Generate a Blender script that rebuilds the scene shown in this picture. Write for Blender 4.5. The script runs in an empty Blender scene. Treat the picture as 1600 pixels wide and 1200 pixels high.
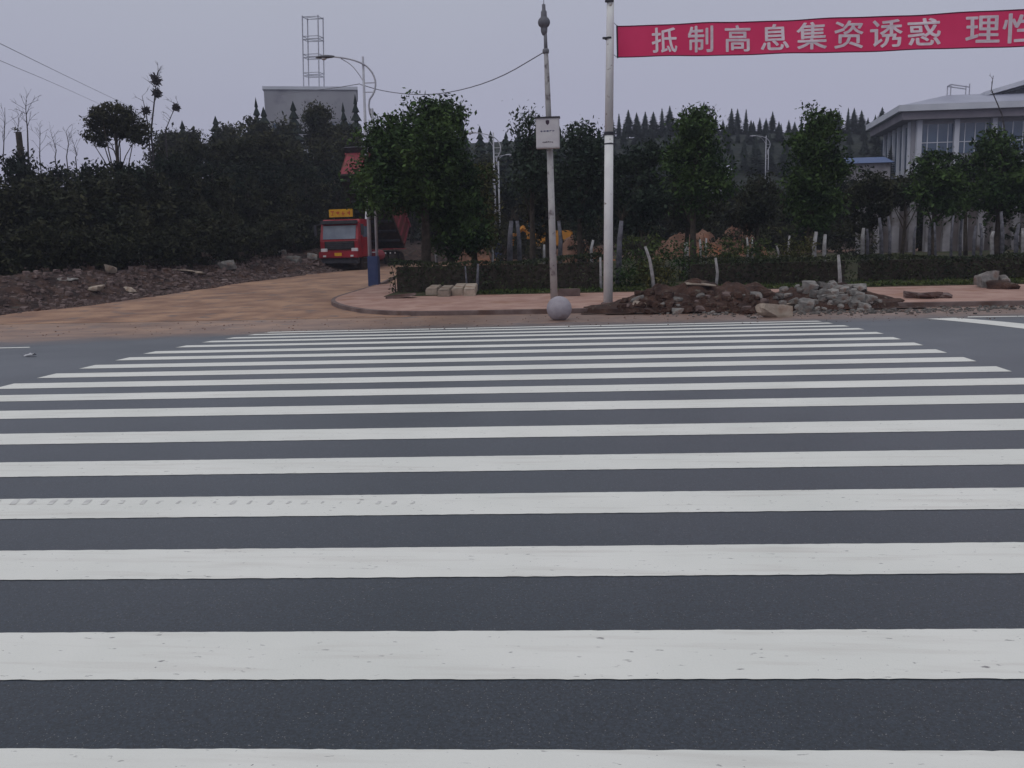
import bpy, bmesh, math, random
import numpy as np
from mathutils import Vector, Matrix
random.seed(7); RNG = np.random.default_rng(7)
S = bpy.context.scene; COL = S.collection

# ------------------------------------------------------------------ camera
F, PITCH, ROLL, YAW, CAMH = 1400.0, 0.15102, 0.02446, -0.08687, 1.870
_sy, _cy = math.sin(YAW), math.cos(YAW)
_sp, _cp = math.sin(PITCH), math.cos(PITCH)
_sr, _cr = math.sin(ROLL), math.cos(ROLL)
right = Vector((_cy, -_sy, 0)); fwdh = Vector((_sy, _cy, 0))
FW = fwdh*_cp + Vector((0, 0, -_sp)); UPV = fwdh*_sp + Vector((0, 0, _cp))
RC = right*_cr - UPV*_sr; UC = right*_sr + UPV*_cr
cam = bpy.data.objects.new('camera', bpy.data.cameras.new('camera'))
COL.objects.link(cam)
m = Matrix.Identity(4)
for i in range(3):
    m[i][0] = RC[i]; m[i][1] = UC[i]; m[i][2] = -FW[i]
m[2][3] = CAMH
cam.matrix_world = m
cam.data.sensor_width = 36.0; cam.data.lens = 36.0*F/1600
cam.data.clip_start = 0.05; cam.data.clip_end = 3000
S.camera = cam

# ------------------------------------------------------------------ sky and light (overcast, dusk-ish)
SUN_EL, SUN_AZ = math.radians(48), math.radians(215)
w = bpy.data.worlds.new('World'); S.world = w; w.use_nodes = True
nt = w.node_tree; nt.nodes.clear()
out = nt.nodes.new('ShaderNodeOutputWorld')
add = nt.nodes.new('ShaderNodeAddShader')
b1 = nt.nodes.new('ShaderNodeBackground'); b2 = nt.nodes.new('ShaderNodeBackground')
sky = nt.nodes.new('ShaderNodeTexSky'); sky.sky_type = 'NISHITA'; sky.sun_disc = False
sky.sun_elevation = SUN_EL; sky.sun_rotation = SUN_AZ
hs = nt.nodes.new('ShaderNodeHueSaturation'); hs.inputs['Saturation'].default_value = 0.25
nt.links.new(sky.outputs[0], hs.inputs['Color'])
nt.links.new(hs.outputs[0], b1.inputs[0]); b1.inputs[1].default_value = 0.010
tc = nt.nodes.new('ShaderNodeTexCoord'); sx = nt.nodes.new('ShaderNodeSeparateXYZ')
nt.links.new(tc.outputs['Generated'], sx.inputs[0])
nz = nt.nodes.new('ShaderNodeTexNoise'); nz.inputs['Scale'].default_value = 2.2; nz.inputs['Detail'].default_value = 3
nt.links.new(tc.outputs['Generated'], nz.inputs['Vector'])
ma = nt.nodes.new('ShaderNodeMath'); ma.operation = 'MULTIPLY_ADD'
nt.links.new(nz.outputs['Fac'], ma.inputs[0]); ma.inputs[1].default_value = 0.16
nt.links.new(sx.outputs['Z'], ma.inputs[2])
cr = nt.nodes.new('ShaderNodeValToRGB'); nt.links.new(ma.outputs[0], cr.inputs[0])
E_ = cr.color_ramp.elements
E_[0].position = 0.05; E_[0].color = (0.330, 0.320, 0.470, 1)
E_[1].position = 0.34; E_[1].color = (0.392, 0.410, 0.495, 1)
e = E_.new(1.0); e.color = (0.60, 0.62, 0.65, 1)
nt.links.new(cr.outputs[0], b2.inputs[0]); b2.inputs[1].default_value = 1.0
nt.links.new(b1.outputs[0], add.inputs[0]); nt.links.new(b2.outputs[0], add.inputs[1])
nt.links.new(add.outputs[0], out.inputs[0])
sl = bpy.data.lights.new('sun', 'SUN'); sl.energy = 0.5; sl.angle = math.radians(25); sl.color = (1, 0.95, 0.9)
so = bpy.data.objects.new('sun', sl); COL.objects.link(so)
sd = Vector((math.cos(SUN_EL)*math.sin(SUN_AZ), math.cos(SUN_EL)*math.cos(SUN_AZ), math.sin(SUN_EL)))
so.rotation_euler = sd.to_track_quat('Z', 'Y').to_euler(); so.location = (0, -20, 40)
S.view_settings.view_transform = 'Standard'; S.view_settings.look = 'None'
S.view_settings.exposure = 0.0; S.view_settings.gamma = 1.0

# ------------------------------------------------------------------ terrain maths
SK, AC = 0.0382, 0.0030
def vnoise(x, y, s=1.0, seed=0):
    """cheap smooth value noise, works on arrays"""
    x = np.asarray(x, float)/s; y = np.asarray(y, float)/s
    xi = np.floor(x).astype(np.int64); yi = np.floor(y).astype(np.int64)
    fx = x-xi; fy = y-yi; fx = fx*fx*(3-2*fx); fy = fy*fy*(3-2*fy)
    def h(a, b):
        n = (a*374761393+b*668265263+seed*982451653) & 0x7fffffff
        n = ((n ^ (n >> 13))*1274126177) & 0x7fffffff
        return (n % 10007)/10007.0
    return (h(xi, yi)*(1-fx)+h(xi+1, yi)*fx)*(1-fy)+(h(xi, yi+1)*(1-fx)+h(xi+1, yi+1)*fx)*fy
def sstep(a, b, x):
    t = np.clip((np.asarray(x, float)-a)/(b-a), 0, 1); return t*t*(3-2*t)
def gz(X, Y):
    X = np.asarray(X, float); Y = np.asarray(Y, float)
    yr = np.clip(Y-SK*X, -6, None)
    r = AC*(100-(np.minimum(yr, 21)-12)**2)
    r = r + (0.03-r)*sstep(21, 23.5, yr)
    r = r + 0.0275*np.clip(Y-25, 0, 32)+0.012*np.clip(Y-57, 0, 60)
    return r
def ray(px, py):
    a = (px-800)/F; b = -(py-600)/F
    return FW+RC*a+UC*b
def at(px, py, Y):
    d = ray(px, py); t = Y/d.y
    return Vector((0, 0, CAMH))+d*t
def gp(px, py, zf=None):
    d = ray(px, py); lo, hi = 1.0, 400.0
    zf = zf or gz
    for t in np.arange(1.0, 300, 0.25):
        p = d*t
        if CAMH+p.z < float(zf(p.x, p.y)):
            lo, hi = t-0.25, t; break
    for _ in range(20):
        t = (lo+hi)/2; p = d*t
        if CAMH+p.z < float(zf(p.x, p.y)): hi = t
        else: lo = t
    p = d*hi
    return Vector((p.x, p.y, float(zf(p.x, p.y))))

foot = [(-160, 25.0), (-40, 25.3), (-24, 25.6), (-19.5, 26.0)]
for q in ((0, 495), (70, 486), (150, 477), (300, 455), (400, 440), (470, 431)):
    p = gp(*q); foot.append((p.x, p.y))
foot += [(-12.6, 56), (-11.5, 62), (-8, 67), (0, 71), (30, 76), (90, 80), (200, 80)]
foot = np.array(foot)
def bankd(X, Y):
    X = np.asarray(X, float); Y = np.asarray(Y, float)
    best = np.full(np.broadcast(X, Y).shape, 1e9); sign = np.zeros_like(best)
    for a, b in zip(foot[:-1], foot[1:]):
        ab = b-a; L = (ab**2).sum()
        t = np.clip(((X-a[0])*ab[0]+(Y-a[1])*ab[1])/L, 0, 1)
        dx = X-(a[0]+t*ab[0]); dy = Y-(a[1]+t*ab[1]); d = np.hypot(dx, dy)
        s = np.sign(ab[0]*(Y-a[1])-ab[1]*(X-a[0]))
        up = d < best-1e-9
        best = np.where(up, d, best); sign = np.where(up, s, sign)
    return best*np.where(sign == 0, 1, sign)
def tz(X, Y):
    """terrain with the earth bank and the far hill"""
    X = np.asarray(X, float); Y = np.asarray(Y, float)
    d = bankd(X, Y)
    dn = d+0.9*(vnoise(X, Y, 1.1, 3)-0.5)*np.clip(d, 0, 1)
    h = 0.95*sstep(0.0, 4.2, dn)+0.035*np.clip(d-4, 0, 30)
    h = h+(0.34*(vnoise(X, Y, 0.8, 5)-0.5)+0.24*(vnoise(X, Y, 0.33, 6)-0.5)+0.3*(vnoise(X, Y, 2.6, 9)-0.5))*sstep(0.1, 1.6, d)
    hill = 15.5*sstep(88, 158, Y-0.10*np.clip(X, 0, 60))*(0.25+0.75*sstep(-75, -38, X))+1.2*(vnoise(X, Y, 17, 8)-0.5)*sstep(95, 120, Y)
    return gz(X, Y)+h*(d > 0)+hill

# ------------------------------------------------------------------ helpers
def tag(o, label=None, cat=None, group=None, kind=None):
    if label: o['label'] = label
    if cat: o['category'] = cat
    if group: o['group'] = group
    if kind: o['kind'] = kind
    return o
class MB:
    def __init__(s): s.v = []; s.f = []; s.n = 0; s.smooth = False
    def add(s, v, f):
        v = np.asarray(v, float).reshape(-1, 3); s.v.append(v)
        s.f += [tuple(int(i)+s.n for i in q) for q in f]; s.n += len(v); return s
    def box(s, c, size, rz=0, mat=None, jit=0, taper=1.0):
        hx, hy, hz = size[0]/2, size[1]/2, size[2]/2
        v = np.array([[x*hx*(taper if z > 0 else 1), y*hy*(taper if z > 0 else 1), z*hz] for z in (-1, 1) for y in (-1, 1) for x in (-1, 1)])
        if jit: v += np.array([[random.uniform(-jit, jit) for _ in range(3)] for _ in range(8)])
        if mat is not None: v = v@np.array(mat).T
        c_, s_ = math.cos(rz), math.sin(rz); v = v@np.array([[c_, s_, 0], [-s_, c_, 0], [0, 0, 1]])
        return s.add(v+np.array(c), [(0, 2, 3, 1), (4, 5, 7, 6), (0, 1, 5, 4), (2, 6, 7, 3), (0, 4, 6, 2), (1, 3, 7, 5)])
    def tube(s, pts, rad, n=10, cap=True):
        pts = [Vector(p) for p in pts]; k = len(pts)
        if not hasattr(rad, '__len__'): rad = [rad]*k
        V = []; prev = None
        for i, p in enumerate(pts):
            t = (pts[min(i+1, k-1)]-pts[max(i-1, 0)]).normalized()
            a = prev if prev is not None else (Vector((1, 0, 0)) if abs(t.x) < 0.8 else Vector((0, 1, 0)))
            a = (a-t*a.dot(t)).normalized(); b = t.cross(a); prev = a
            for j in range(n):
                q = 2*math.pi*j/n; V.append(p+(a*math.cos(q)+b*math.sin(q))*rad[i])
        fs = [(i*n+j, i*n+(j+1) % n, (i+1)*n+(j+1) % n, (i+1)*n+j) for i in range(k-1) for j in range(n)]
        if cap: fs += [tuple(range(n-1, -1, -1)), tuple((k-1)*n+j for j in range(n))]
        return s.add([tuple(v) for v in V], fs)
    def lathe(s, c, prof, n=20):
        V = []; k = len(prof)
        for r, z in prof:
            for j in range(n):
                q = 2*math.pi*j/n; V.append((c[0]+r*math.cos(q), c[1]+r*math.sin(q), c[2]+z))
        fs = [(i*n+j, i*n+(j+1) % n, (i+1)*n+(j+1) % n, (i+1)*n+j) for i in range(k-1) for j in range(n)]
        fs += [tuple(range(n-1, -1, -1)), tuple((k-1)*n+j for j in range(n))]
        return s.add(V, fs)
    def build(s, name, mat, parent=None, smooth=False, bevel=0, loc=None):
        me = bpy.data.meshes.new(name); me.from_pydata(np.concatenate(s.v), [], s.f); me.update()
        if bevel:
            bm = bmesh.new(); bm.from_mesh(me)
            bmesh.ops.bevel(bm, geom=list(bm.edges), offset=bevel, segments=2, affect='EDGES', clamp_overlap=True)
            bm.to_mesh(me); bm.free()
        if smooth: me.polygons.foreach_set('use_smooth', [True]*len(me.polygons))
        me.materials.append(mat)
        o = bpy.data.objects.new(name, me); COL.objects.link(o)
        if parent is not None: o.parent = parent
        if loc is not None: o.location = loc
        return o
def empty(name, loc, rz=0):
    o = bpy.data.objects.new(name, None); o.location = loc; o.rotation_euler = (0, 0, rz); COL.objects.link(o); return o
def kids(o): return [c for c in bpy.data.objects if c.parent == o]
def copy_tree(o, parent=None):
    c = o.copy(); COL.objects.link(c)
    if parent is not None: c.parent = parent
    for ch in kids(o): copy_tree(ch, c)
    return c

# ------------------------------------------------------------------ materials
def mat(name, c1, c2=None, scale=5.0, rough=0.8, detail=6, spec=0.3, metal=0.0, bump=0.0, bscale=None, c3=None, s3=1.0, perobj=False, leaf=False, t3=(0.55, 0.7)):
    m_ = bpy.data.materials.new(name); m_.use_nodes = True; t = m_.node_tree; N = t.nodes; L = t.links
    p = N['Principled BSDF']; p.inputs['Roughness'].default_value = rough; p.inputs['Metallic'].default_value = metal
    p.inputs['Specular IOR Level'].default_value = spec
    co = N.new('ShaderNodeTexCoord')
    if c2 is None: c2 = tuple(x*0.8 for x in c1)
    nz = N.new('ShaderNodeTexNoise'); nz.inputs['Scale'].default_value = scale; nz.inputs['Detail'].default_value = detail
    L.new(co.outputs['Object'], nz.inputs['Vector'])
    rp = N.new('ShaderNodeValToRGB'); rp.color_ramp.elements[0].position = 0.36; rp.color_ramp.elements[1].position = 0.64
    rp.color_ramp.elements[0].color = (*c1, 1); rp.color_ramp.elements[1].color = (*c2, 1)
    L.new(nz.outputs['Fac'], rp.inputs[0]); colr = rp.outputs[0]
    if c3 is not None:
        n3 = N.new('ShaderNodeTexNoise'); n3.inputs['Scale'].default_value = s3; n3.inputs['Detail'].default_value = 5
        L.new(co.outputs['Object'], n3.inputs['Vector'])
        r3 = N.new('ShaderNodeValToRGB'); r3.color_ramp.elements[0].position = t3[0]; r3.color_ramp.elements[1].position = t3[1]
        L.new(n3.outputs['Fac'], r3.inputs[0])
        mx = N.new('ShaderNodeMixRGB'); L.new(r3.outputs[0], mx.inputs[0]); L.new(colr, mx.inputs[1]); mx.inputs[2].default_value = (*c3, 1)
        colr = mx.outputs[0]
    if leaf:
        g = N.new('ShaderNodeNewGeometry'); mr = N.new('ShaderNodeMapRange')
        mr.inputs['To Min'].default_value = 0.45; mr.inputs['To Max'].default_value = 1.6
        L.new(g.outputs['Random Per Island'], mr.inputs['Value'])
        mx = N.new('ShaderNodeMixRGB'); mx.blend_type = 'MULTIPLY'; mx.inputs[0].default_value = 1
        L.new(colr, mx.inputs[1]); L.new(mr.outputs[0], mx.inputs[2]); colr = mx.outputs[0]
    if perobj:
        oi = N.new('ShaderNodeObjectInfo'); mr = N.new('ShaderNodeMapRange')
        mr.inputs['To Min'].default_value = 0.65; mr.inputs['To Max'].default_value = 1.3
        L.new(oi.outputs['Random'], mr.inputs['Value'])
        mx = N.new('ShaderNodeMixRGB'); mx.blend_type = 'MULTIPLY'; mx.inputs[0].default_value = 1
        L.new(colr, mx.inputs[1]); L.new(mr.outputs[0], mx.inputs[2]); colr = mx.outputs[0]
    L.new(colr, p.inputs['Base Color'])
    if bump:
        nb = N.new('ShaderNodeTexNoise'); nb.inputs['Scale'].default_value = bscale or scale*3; nb.inputs['Detail'].default_value = 8
        L.new(co.outputs['Object'], nb.inputs['Vector'])
        bp = N.new('ShaderNodeBump'); bp.inputs['Strength'].default_value = 1.0; bp.inputs['Distance'].default_value = bump
        L.new(nb.outputs['Fac'], bp.inputs['Height']); L.new(bp.outputs[0], p.inputs['Normal'])
    return m_
M = {}
M['soil'] = mat('soil', (0.10, 0.050, 0.034), (0.19, 0.105, 0.070), 1.4, 0.95, bump=0.05, bscale=9, c3=(0.16, 0.135, 0.11), s3=3.0)
M['bank'] = mat('bank_earth', (0.030, 0.020, 0.019), (0.085, 0.050, 0.040), 2.2, 0.97, bump=0.10, bscale=6, c3=(0.062, 0.055, 0.050), s3=2.6, t3=(0.58, 0.70))
M['hill'] = mat('hill_scrub', (0.010, 0.015, 0.014), (0.022, 0.027, 0.020), 0.25, 0.97, bump=0.4, bscale=1.2)
M['dirt'] = mat('dirt_road', (0.235, 0.138, 0.100), (0.40, 0.245, 0.165), 0.8, 0.95, bump=0.03, bscale=5, c3=(0.19, 0.14, 0.125), s3=1.7)
M['lawn'] = mat('lawn', (0.030, 0.045, 0.016), (0.075, 0.06, 0.035), 1.6, 0.97, bump=0.05, bscale=20)
M['paving'] = mat('paving', (0.34, 0.20, 0.165), (0.44, 0.285, 0.235), 1.6, 0.9, bump=0.006, bscale=14, c3=(0.30, 0.16, 0.11), s3=0.9)
M['kerb'] = mat('kerb_stone', (0.12, 0.085, 0.08), (0.20, 0.15, 0.14), 2.5, 0.9, bump=0.01, bscale=18, c3=(0.10, 0.055, 0.04), s3=1.1)
M['concrete'] = mat('concrete', (0.13, 0.125, 0.12), (0.27, 0.255, 0.24), 5, 0.92, bump=0.02, bscale=22, c3=(0.12, 0.065, 0.045), s3=2.6, perobj=True)
M['blocks'] = mat('block_concrete', (0.30, 0.25, 0.20), (0.42, 0.35, 0.29), 6, 0.92, bump=0.006, bscale=30, c3=(0.22, 0.14, 0.10), s3=3, perobj=True)
M['stone'] = mat('granite_ball', (0.31, 0.285, 0.32), (0.36, 0.335, 0.37), 9, 0.7, bump=0.001, bscale=60, c3=(0.27, 0.22, 0.22), s3=2.5)
M['bark'] = mat('bark', (0.035, 0.028, 0.022), (0.075, 0.060, 0.048), 6, 0.95, bump=0.02, bscale=25)
M['white_bark'] = mat('limewashed_bark', (0.42, 0.42, 0.43), (0.24, 0.23, 0.23), 5, 0.95, bump=0.01, bscale=25)
M['grey_bark'] = mat('greyed_limewash', (0.17, 0.17, 0.20), (0.07, 0.07, 0.08), 5, 0.95, bump=0.02, bscale=18)
def leafm(n, a, b, s=0.9): return mat(n, a, b, s, 0.75, leaf=True, spec=0.15)
M['leaf_deep'] = leafm('leaf_deep', (0.016, 0.036, 0.012), (0.052, 0.088, 0.024), 0.9)
M['leaf_olive'] = leafm('leaf_olive', (0.040, 0.052, 0.018), (0.095, 0.085, 0.030), 0.8)
M['leaf_wood'] = leafm('leaf_wood', (0.010, 0.017, 0.010), (0.052, 0.050, 0.024), 0.28)
M['leaf_teal'] = leafm('leaf_teal', (0.020, 0.033, 0.024), (0.036, 0.052, 0.030), 0.5)
M['leaf_lime'] = leafm('leaf_lime', (0.035, 0.058, 0.018), (0.075, 0.090, 0.028), 1.2)
M['hedge'] = leafm('leaf_hedge', (0.020, 0.030, 0.016), (0.040, 0.046, 0.022), 1.0)
M['conifer'] = mat('conifer', (0.020, 0.030, 0.028), (0.036, 0.046, 0.036), 0.9, 0.95, spec=0.1)
M['white_pole'] = mat('white_pole_paint', (0.78, 0.79, 0.77), (0.66, 0.65, 0.66), 1.6, 0.6, c3=(0.24, 0.20, 0.18), s3=5.5, t3=(0.66, 0.74))
M['grey_pole'] = mat('grey_pole_paint', (0.46, 0.46, 0.45), (0.36, 0.35, 0.36), 2.2, 0.6, c3=(0.14, 0.12, 0.13), s3=6)
M['box'] = mat('cabinet_paint', (0.60, 0.59, 0.60), (0.52, 0.50, 0.53), 3, 0.55)
M['dark'] = mat('dark_metal', (0.03, 0.03, 0.04), (0.05, 0.05, 0.06), 3, 0.6)
M['darkgrey'] = mat('dark_grey_metal', (0.11, 0.11, 0.13), (0.16, 0.16, 0.18), 3, 0.6)
M['lamp_paint'] = mat('lamp_post_paint', (0.48, 0.49, 0.53), (0.36, 0.36, 0.42), 3, 0.5)
M['blue'] = mat('blue_box_paint', (0.035, 0.055, 0.14), (0.05, 0.07, 0.16), 4, 0.6)
M['blueroof'] = mat('blue_sheet_roof', (0.035, 0.075, 0.20), (0.045, 0.09, 0.23), 0.6, 0.5)
M['red'] = mat('truck_red', (0.32, 0.013, 0.026), (0.20, 0.012, 0.020), 1.6, 0.35, spec=0.5, c3=(0.15, 0.045, 0.035), s3=2.2, t3=(0.6, 0.75))
M['red_rust'] = mat('bed_red', (0.30, 0.050, 0.070), (0.19, 0.036, 0.048), 1.4, 0.7, c3=(0.16, 0.07, 0.05), s3=2.2)
M['red_shaded'] = mat('bed_side_shaded_red', (0.17, 0.035, 0.035), (0.11, 0.028, 0.026), 1.4, 0.8, c3=(0.08, 0.04, 0.03), s3=2.2)  # bed red darkened so the side walls carry their shade in the colour
M['glass'] = mat('glass', (0.10, 0.12, 0.17), (0.16, 0.19, 0.24), 1.4, 0.12, spec=0.8)
M['tyre'] = mat('tyre', (0.02, 0.018, 0.017), (0.05, 0.035, 0.028), 3, 0.95)
M['yellow'] = mat('sign_yellow', (0.62, 0.34, 0.02), (0.55, 0.28, 0.02), 3, 0.6)
M['orange'] = mat('sign_orange', (0.50, 0.08, 0.02), (0.42, 0.07, 0.02), 3, 0.6)
M['chrome'] = mat('pale_metal', (0.72, 0.72, 0.76), (0.60, 0.60, 0.64), 3, 0.35, spec=0.6)
M['lampglass'] = mat('lamp_glass', (0.70, 0.68, 0.70), (0.55, 0.55, 0.58), 5, 0.2, spec=0.7)
M['cloth'] = mat('banner_cloth', (0.95, 0.075, 0.21), (0.88, 0.060, 0.18), 0.7, 0.8)
M['cloth_edge'] = mat('banner_hem', (0.10, 0.012, 0.04), (0.08, 0.01, 0.03), 3, 0.8)
M['letter'] = mat('banner_letter', (0.80, 0.70, 0.76), (0.72, 0.60, 0.67), 9, 0.8)
M['ink'] = mat('ink', (0.03, 0.04, 0.14), (0.03, 0.03, 0.10), 3, 0.7)
M['ink_dark'] = mat('ink_dark', (0.05, 0.03, 0.06), (0.05, 0.03, 0.05), 3, 0.7)
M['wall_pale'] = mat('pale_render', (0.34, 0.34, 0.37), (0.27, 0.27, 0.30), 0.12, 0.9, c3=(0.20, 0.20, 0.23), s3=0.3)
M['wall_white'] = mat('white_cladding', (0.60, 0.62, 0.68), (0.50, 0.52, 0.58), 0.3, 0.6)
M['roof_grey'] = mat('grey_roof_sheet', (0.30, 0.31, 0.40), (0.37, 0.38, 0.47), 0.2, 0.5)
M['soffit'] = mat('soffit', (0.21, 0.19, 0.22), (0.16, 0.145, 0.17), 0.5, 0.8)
M['curtain'] = mat('curtain_glass', (0.05, 0.09, 0.15), (0.03, 0.06, 0.11), 0.3, 0.15, spec=0.8)
M['wall_dull'] = mat('weathered_render', (0.30, 0.29, 0.31), (0.17, 0.16, 0.17), 0.9, 0.9, c3=(0.09, 0.07, 0.06), s3=1.1)
M['fence_post'] = mat('fence_concrete', (0.17, 0.15, 0.155), (0.10, 0.085, 0.085), 0.9, 0.9, c3=(0.12, 0.09, 0.08), s3=1.3)
M['clay'] = mat('bare_clay', (0.12, 0.060, 0.042), (0.24, 0.14, 0.10), 0.9, 0.95, bump=0.05, bscale=5, c3=(0.28, 0.11, 0.055), s3=0.7)
M['mud'] = mat('mud_heap', (0.036, 0.021, 0.018), (0.082, 0.045, 0.034), 2.2, 0.97, bump=0.05, bscale=14, c3=(0.13, 0.11, 0.09), s3=6, t3=(0.6, 0.7))
M['digger'] = mat('digger_yellow', (0.50, 0.22, 0.03), (0.42, 0.18, 0.03), 2, 0.6)
M['wire'] = mat('wire', (0.16, 0.16, 0.19), (0.18, 0.18, 0.21), 2, 0.7)
M['paper'] = mat('paper', (0.62, 0.62, 0.64), (0.5, 0.5, 0.52), 8, 0.9)
M['nest'] = mat('twigs', (0.05, 0.045, 0.05), (0.08, 0.07, 0.075), 8, 0.95)

for k_ in ('cloth', 'letter'):      # thin cloth lets the sky through
    t = M[k_].node_tree; p = t.nodes['Principled BSDF']; tr = t.nodes.new('ShaderNodeBsdfTranslucent'); mx = t.nodes.new('ShaderNodeMixShader')
    t.links.new(p.inputs['Base Color'].links[0].from_socket, tr.inputs['Color']); mx.inputs[0].default_value = 0.6 if k_ == 'cloth' else 0.10
    t.links.new(p.outputs[0], mx.inputs[1]); t.links.new(tr.outputs[0], mx.inputs[2]); t.links.new(mx.outputs[0], t.nodes['Material Output'].inputs['Surface'])
# asphalt: aggregate, patches, and reddish mud dragged on where the dirt road joins
def asphalt():
    m_ = bpy.data.materials.new('asphalt'); m_.use_nodes = True; t = m_.node_tree; N = t.nodes; L = t.links
    p = N['Principled BSDF']; co = N.new('ShaderNodeTexCoord')
    def noise(s, d=6, r=0.6):
        n = N.new('ShaderNodeTexNoise'); n.inputs['Scale'].default_value = s; n.inputs['Detail'].default_value = d; n.inputs['Roughness'].default_value = r
        L.new(co.outputs['Object'], n.inputs['Vector']); return n.outputs['Fac']
    def ramp(src, a, b, ca, cb):
        r = N.new('ShaderNodeValToRGB'); r.color_ramp.elements[0].position = a; r.color_ramp.elements[1].position = b
        r.color_ramp.elements[0].color = ca; r.color_ramp.elements[1].color = cb; L.new(src, r.inputs[0]); return r.outputs[0]
    def mix(f, a, b, mode='MIX'):
        x = N.new('ShaderNodeMixRGB'); x.blend_type = mode
        for i, v in enumerate((f, a, b)):
            if isinstance(v, (float, int)): x.inputs[i].default_value = v
            elif isinstance(v, tuple): x.inputs[i].default_value = v
            else: L.new(v, x.inputs[i])
        return x.outputs[0]
    def math_(op, a, b):
        x = N.new('ShaderNodeMath'); x.operation = op
        for i, v in enumerate((a, b)):
            if isinstance(v, (float, int)): x.inputs[i].default_value = v
            else: L.new(v, x.inputs[i])
        return x.outputs[0]
    base = ramp(noise(0.55, 7), 0.3, 0.7, (0.010, 0.018, 0.028, 1), (0.022, 0.030, 0.042, 1))
    grain = ramp(noise(65, 4, 0.85), 0.38, 0.66, (0.35, 0.35, 0.38, 1), (2.1, 2.0, 2.0, 1))
    col = mix(1.0, base, grain, 'MULTIPLY')
    chips = ramp(noise(120, 1), 0.69, 0.74, (0, 0, 0, 1), (1, 1, 1, 1))
    col = mix(chips, col, (0.20, 0.19, 0.19, 1))
    sp = N.new('ShaderNodeSeparateXYZ'); L.new(co.outputs['Object'], sp.inputs[0])
    yr = math_('SUBTRACT', sp.outputs['Y'], math_('MULTIPLY', sp.outputs['X'], SK))
    edge = math_('ADD', math_('MULTIPLY', math_('MINIMUM', math_('ADD', sp.outputs['X'], 4.0), 0.0), 0.42), 21.0)
    edge = math_('MAXIMUM', edge, 15.9)
    d = math_('SUBTRACT', yr, edge)
    d = math_('ADD', d, math_('MULTIPLY', math_('SUBTRACT', noise(1.1, 5), 0.5), 3.4))
    d = math_('ADD', d, math_('MULTIPLY', math_('SUBTRACT', noise(12, 4), 0.5), 1.4))
    mk = N.new('ShaderNodeMapRange'); mk.inputs['From Min'].default_value = -1.6; mk.inputs['From Max'].default_value = 0.9; L.new(d, mk.inputs['Value'])
    mudc = ramp(noise(2.5, 6), 0.35, 0.65, (0.165, 0.105, 0.085, 1), (0.29, 0.185, 0.140, 1))
    dirtc = ramp(noise(0.8, 6, 0.5), 0.36, 0.64, (0.235, 0.138, 0.100, 1), (0.40, 0.245, 0.165, 1))
    dirtc = mix(ramp(noise(1.7, 5, 0.5), 0.55, 0.70, (0, 0, 0, 1), (1, 1, 1, 1)), dirtc, (0.19, 0.14, 0.125, 1))
    m2 = N.new('ShaderNodeMapRange'); m2.inputs['From Min'].default_value = 0.3; m2.inputs['From Max'].default_value = 3.6; L.new(d, m2.inputs['Value'])
    left_ = N.new('ShaderNodeMapRange'); left_.inputs['From Min'].default_value = -1.0; left_.inputs['From Max'].default_value = -6.5; L.new(sp.outputs['X'], left_.inputs['Value'])
    mudc = mix(math_('MULTIPLY', m2.outputs[0], left_.outputs[0]), mudc, dirtc)
    col = mix(mk.outputs[0], col, mudc)
    # pale dust, plus grazing-angle brightening painted in as a ramp across the road, patchy
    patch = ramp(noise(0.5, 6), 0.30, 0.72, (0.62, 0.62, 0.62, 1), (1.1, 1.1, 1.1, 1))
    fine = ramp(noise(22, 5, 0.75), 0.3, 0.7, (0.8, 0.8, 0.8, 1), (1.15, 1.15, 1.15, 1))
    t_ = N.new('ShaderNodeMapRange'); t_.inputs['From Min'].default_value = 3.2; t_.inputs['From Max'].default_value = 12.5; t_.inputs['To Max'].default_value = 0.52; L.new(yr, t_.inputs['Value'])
    dust_sheen = math_('MULTIPLY', math_('MULTIPLY', t_.outputs[0], patch), fine)
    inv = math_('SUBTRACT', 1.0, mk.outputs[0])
    col = mix(math_('MULTIPLY', dust_sheen, inv), col, (0.195, 0.208, 0.238, 1))
    L.new(col, p.inputs['Base Color'])
    p.inputs['Roughness'].default_value = 0.42; p.inputs['Specular IOR Level'].default_value = 0.55
    bp = N.new('ShaderNodeBump'); bp.inputs['Distance'].default_value = 0.001; bp.inputs['Strength'].default_value = 0.5
    L.new(noise(110, 4, 0.7), bp.inputs['Height']); L.new(bp.outputs[0], p.inputs['Normal'])
    return m_
M['asphalt'] = asphalt()
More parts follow.
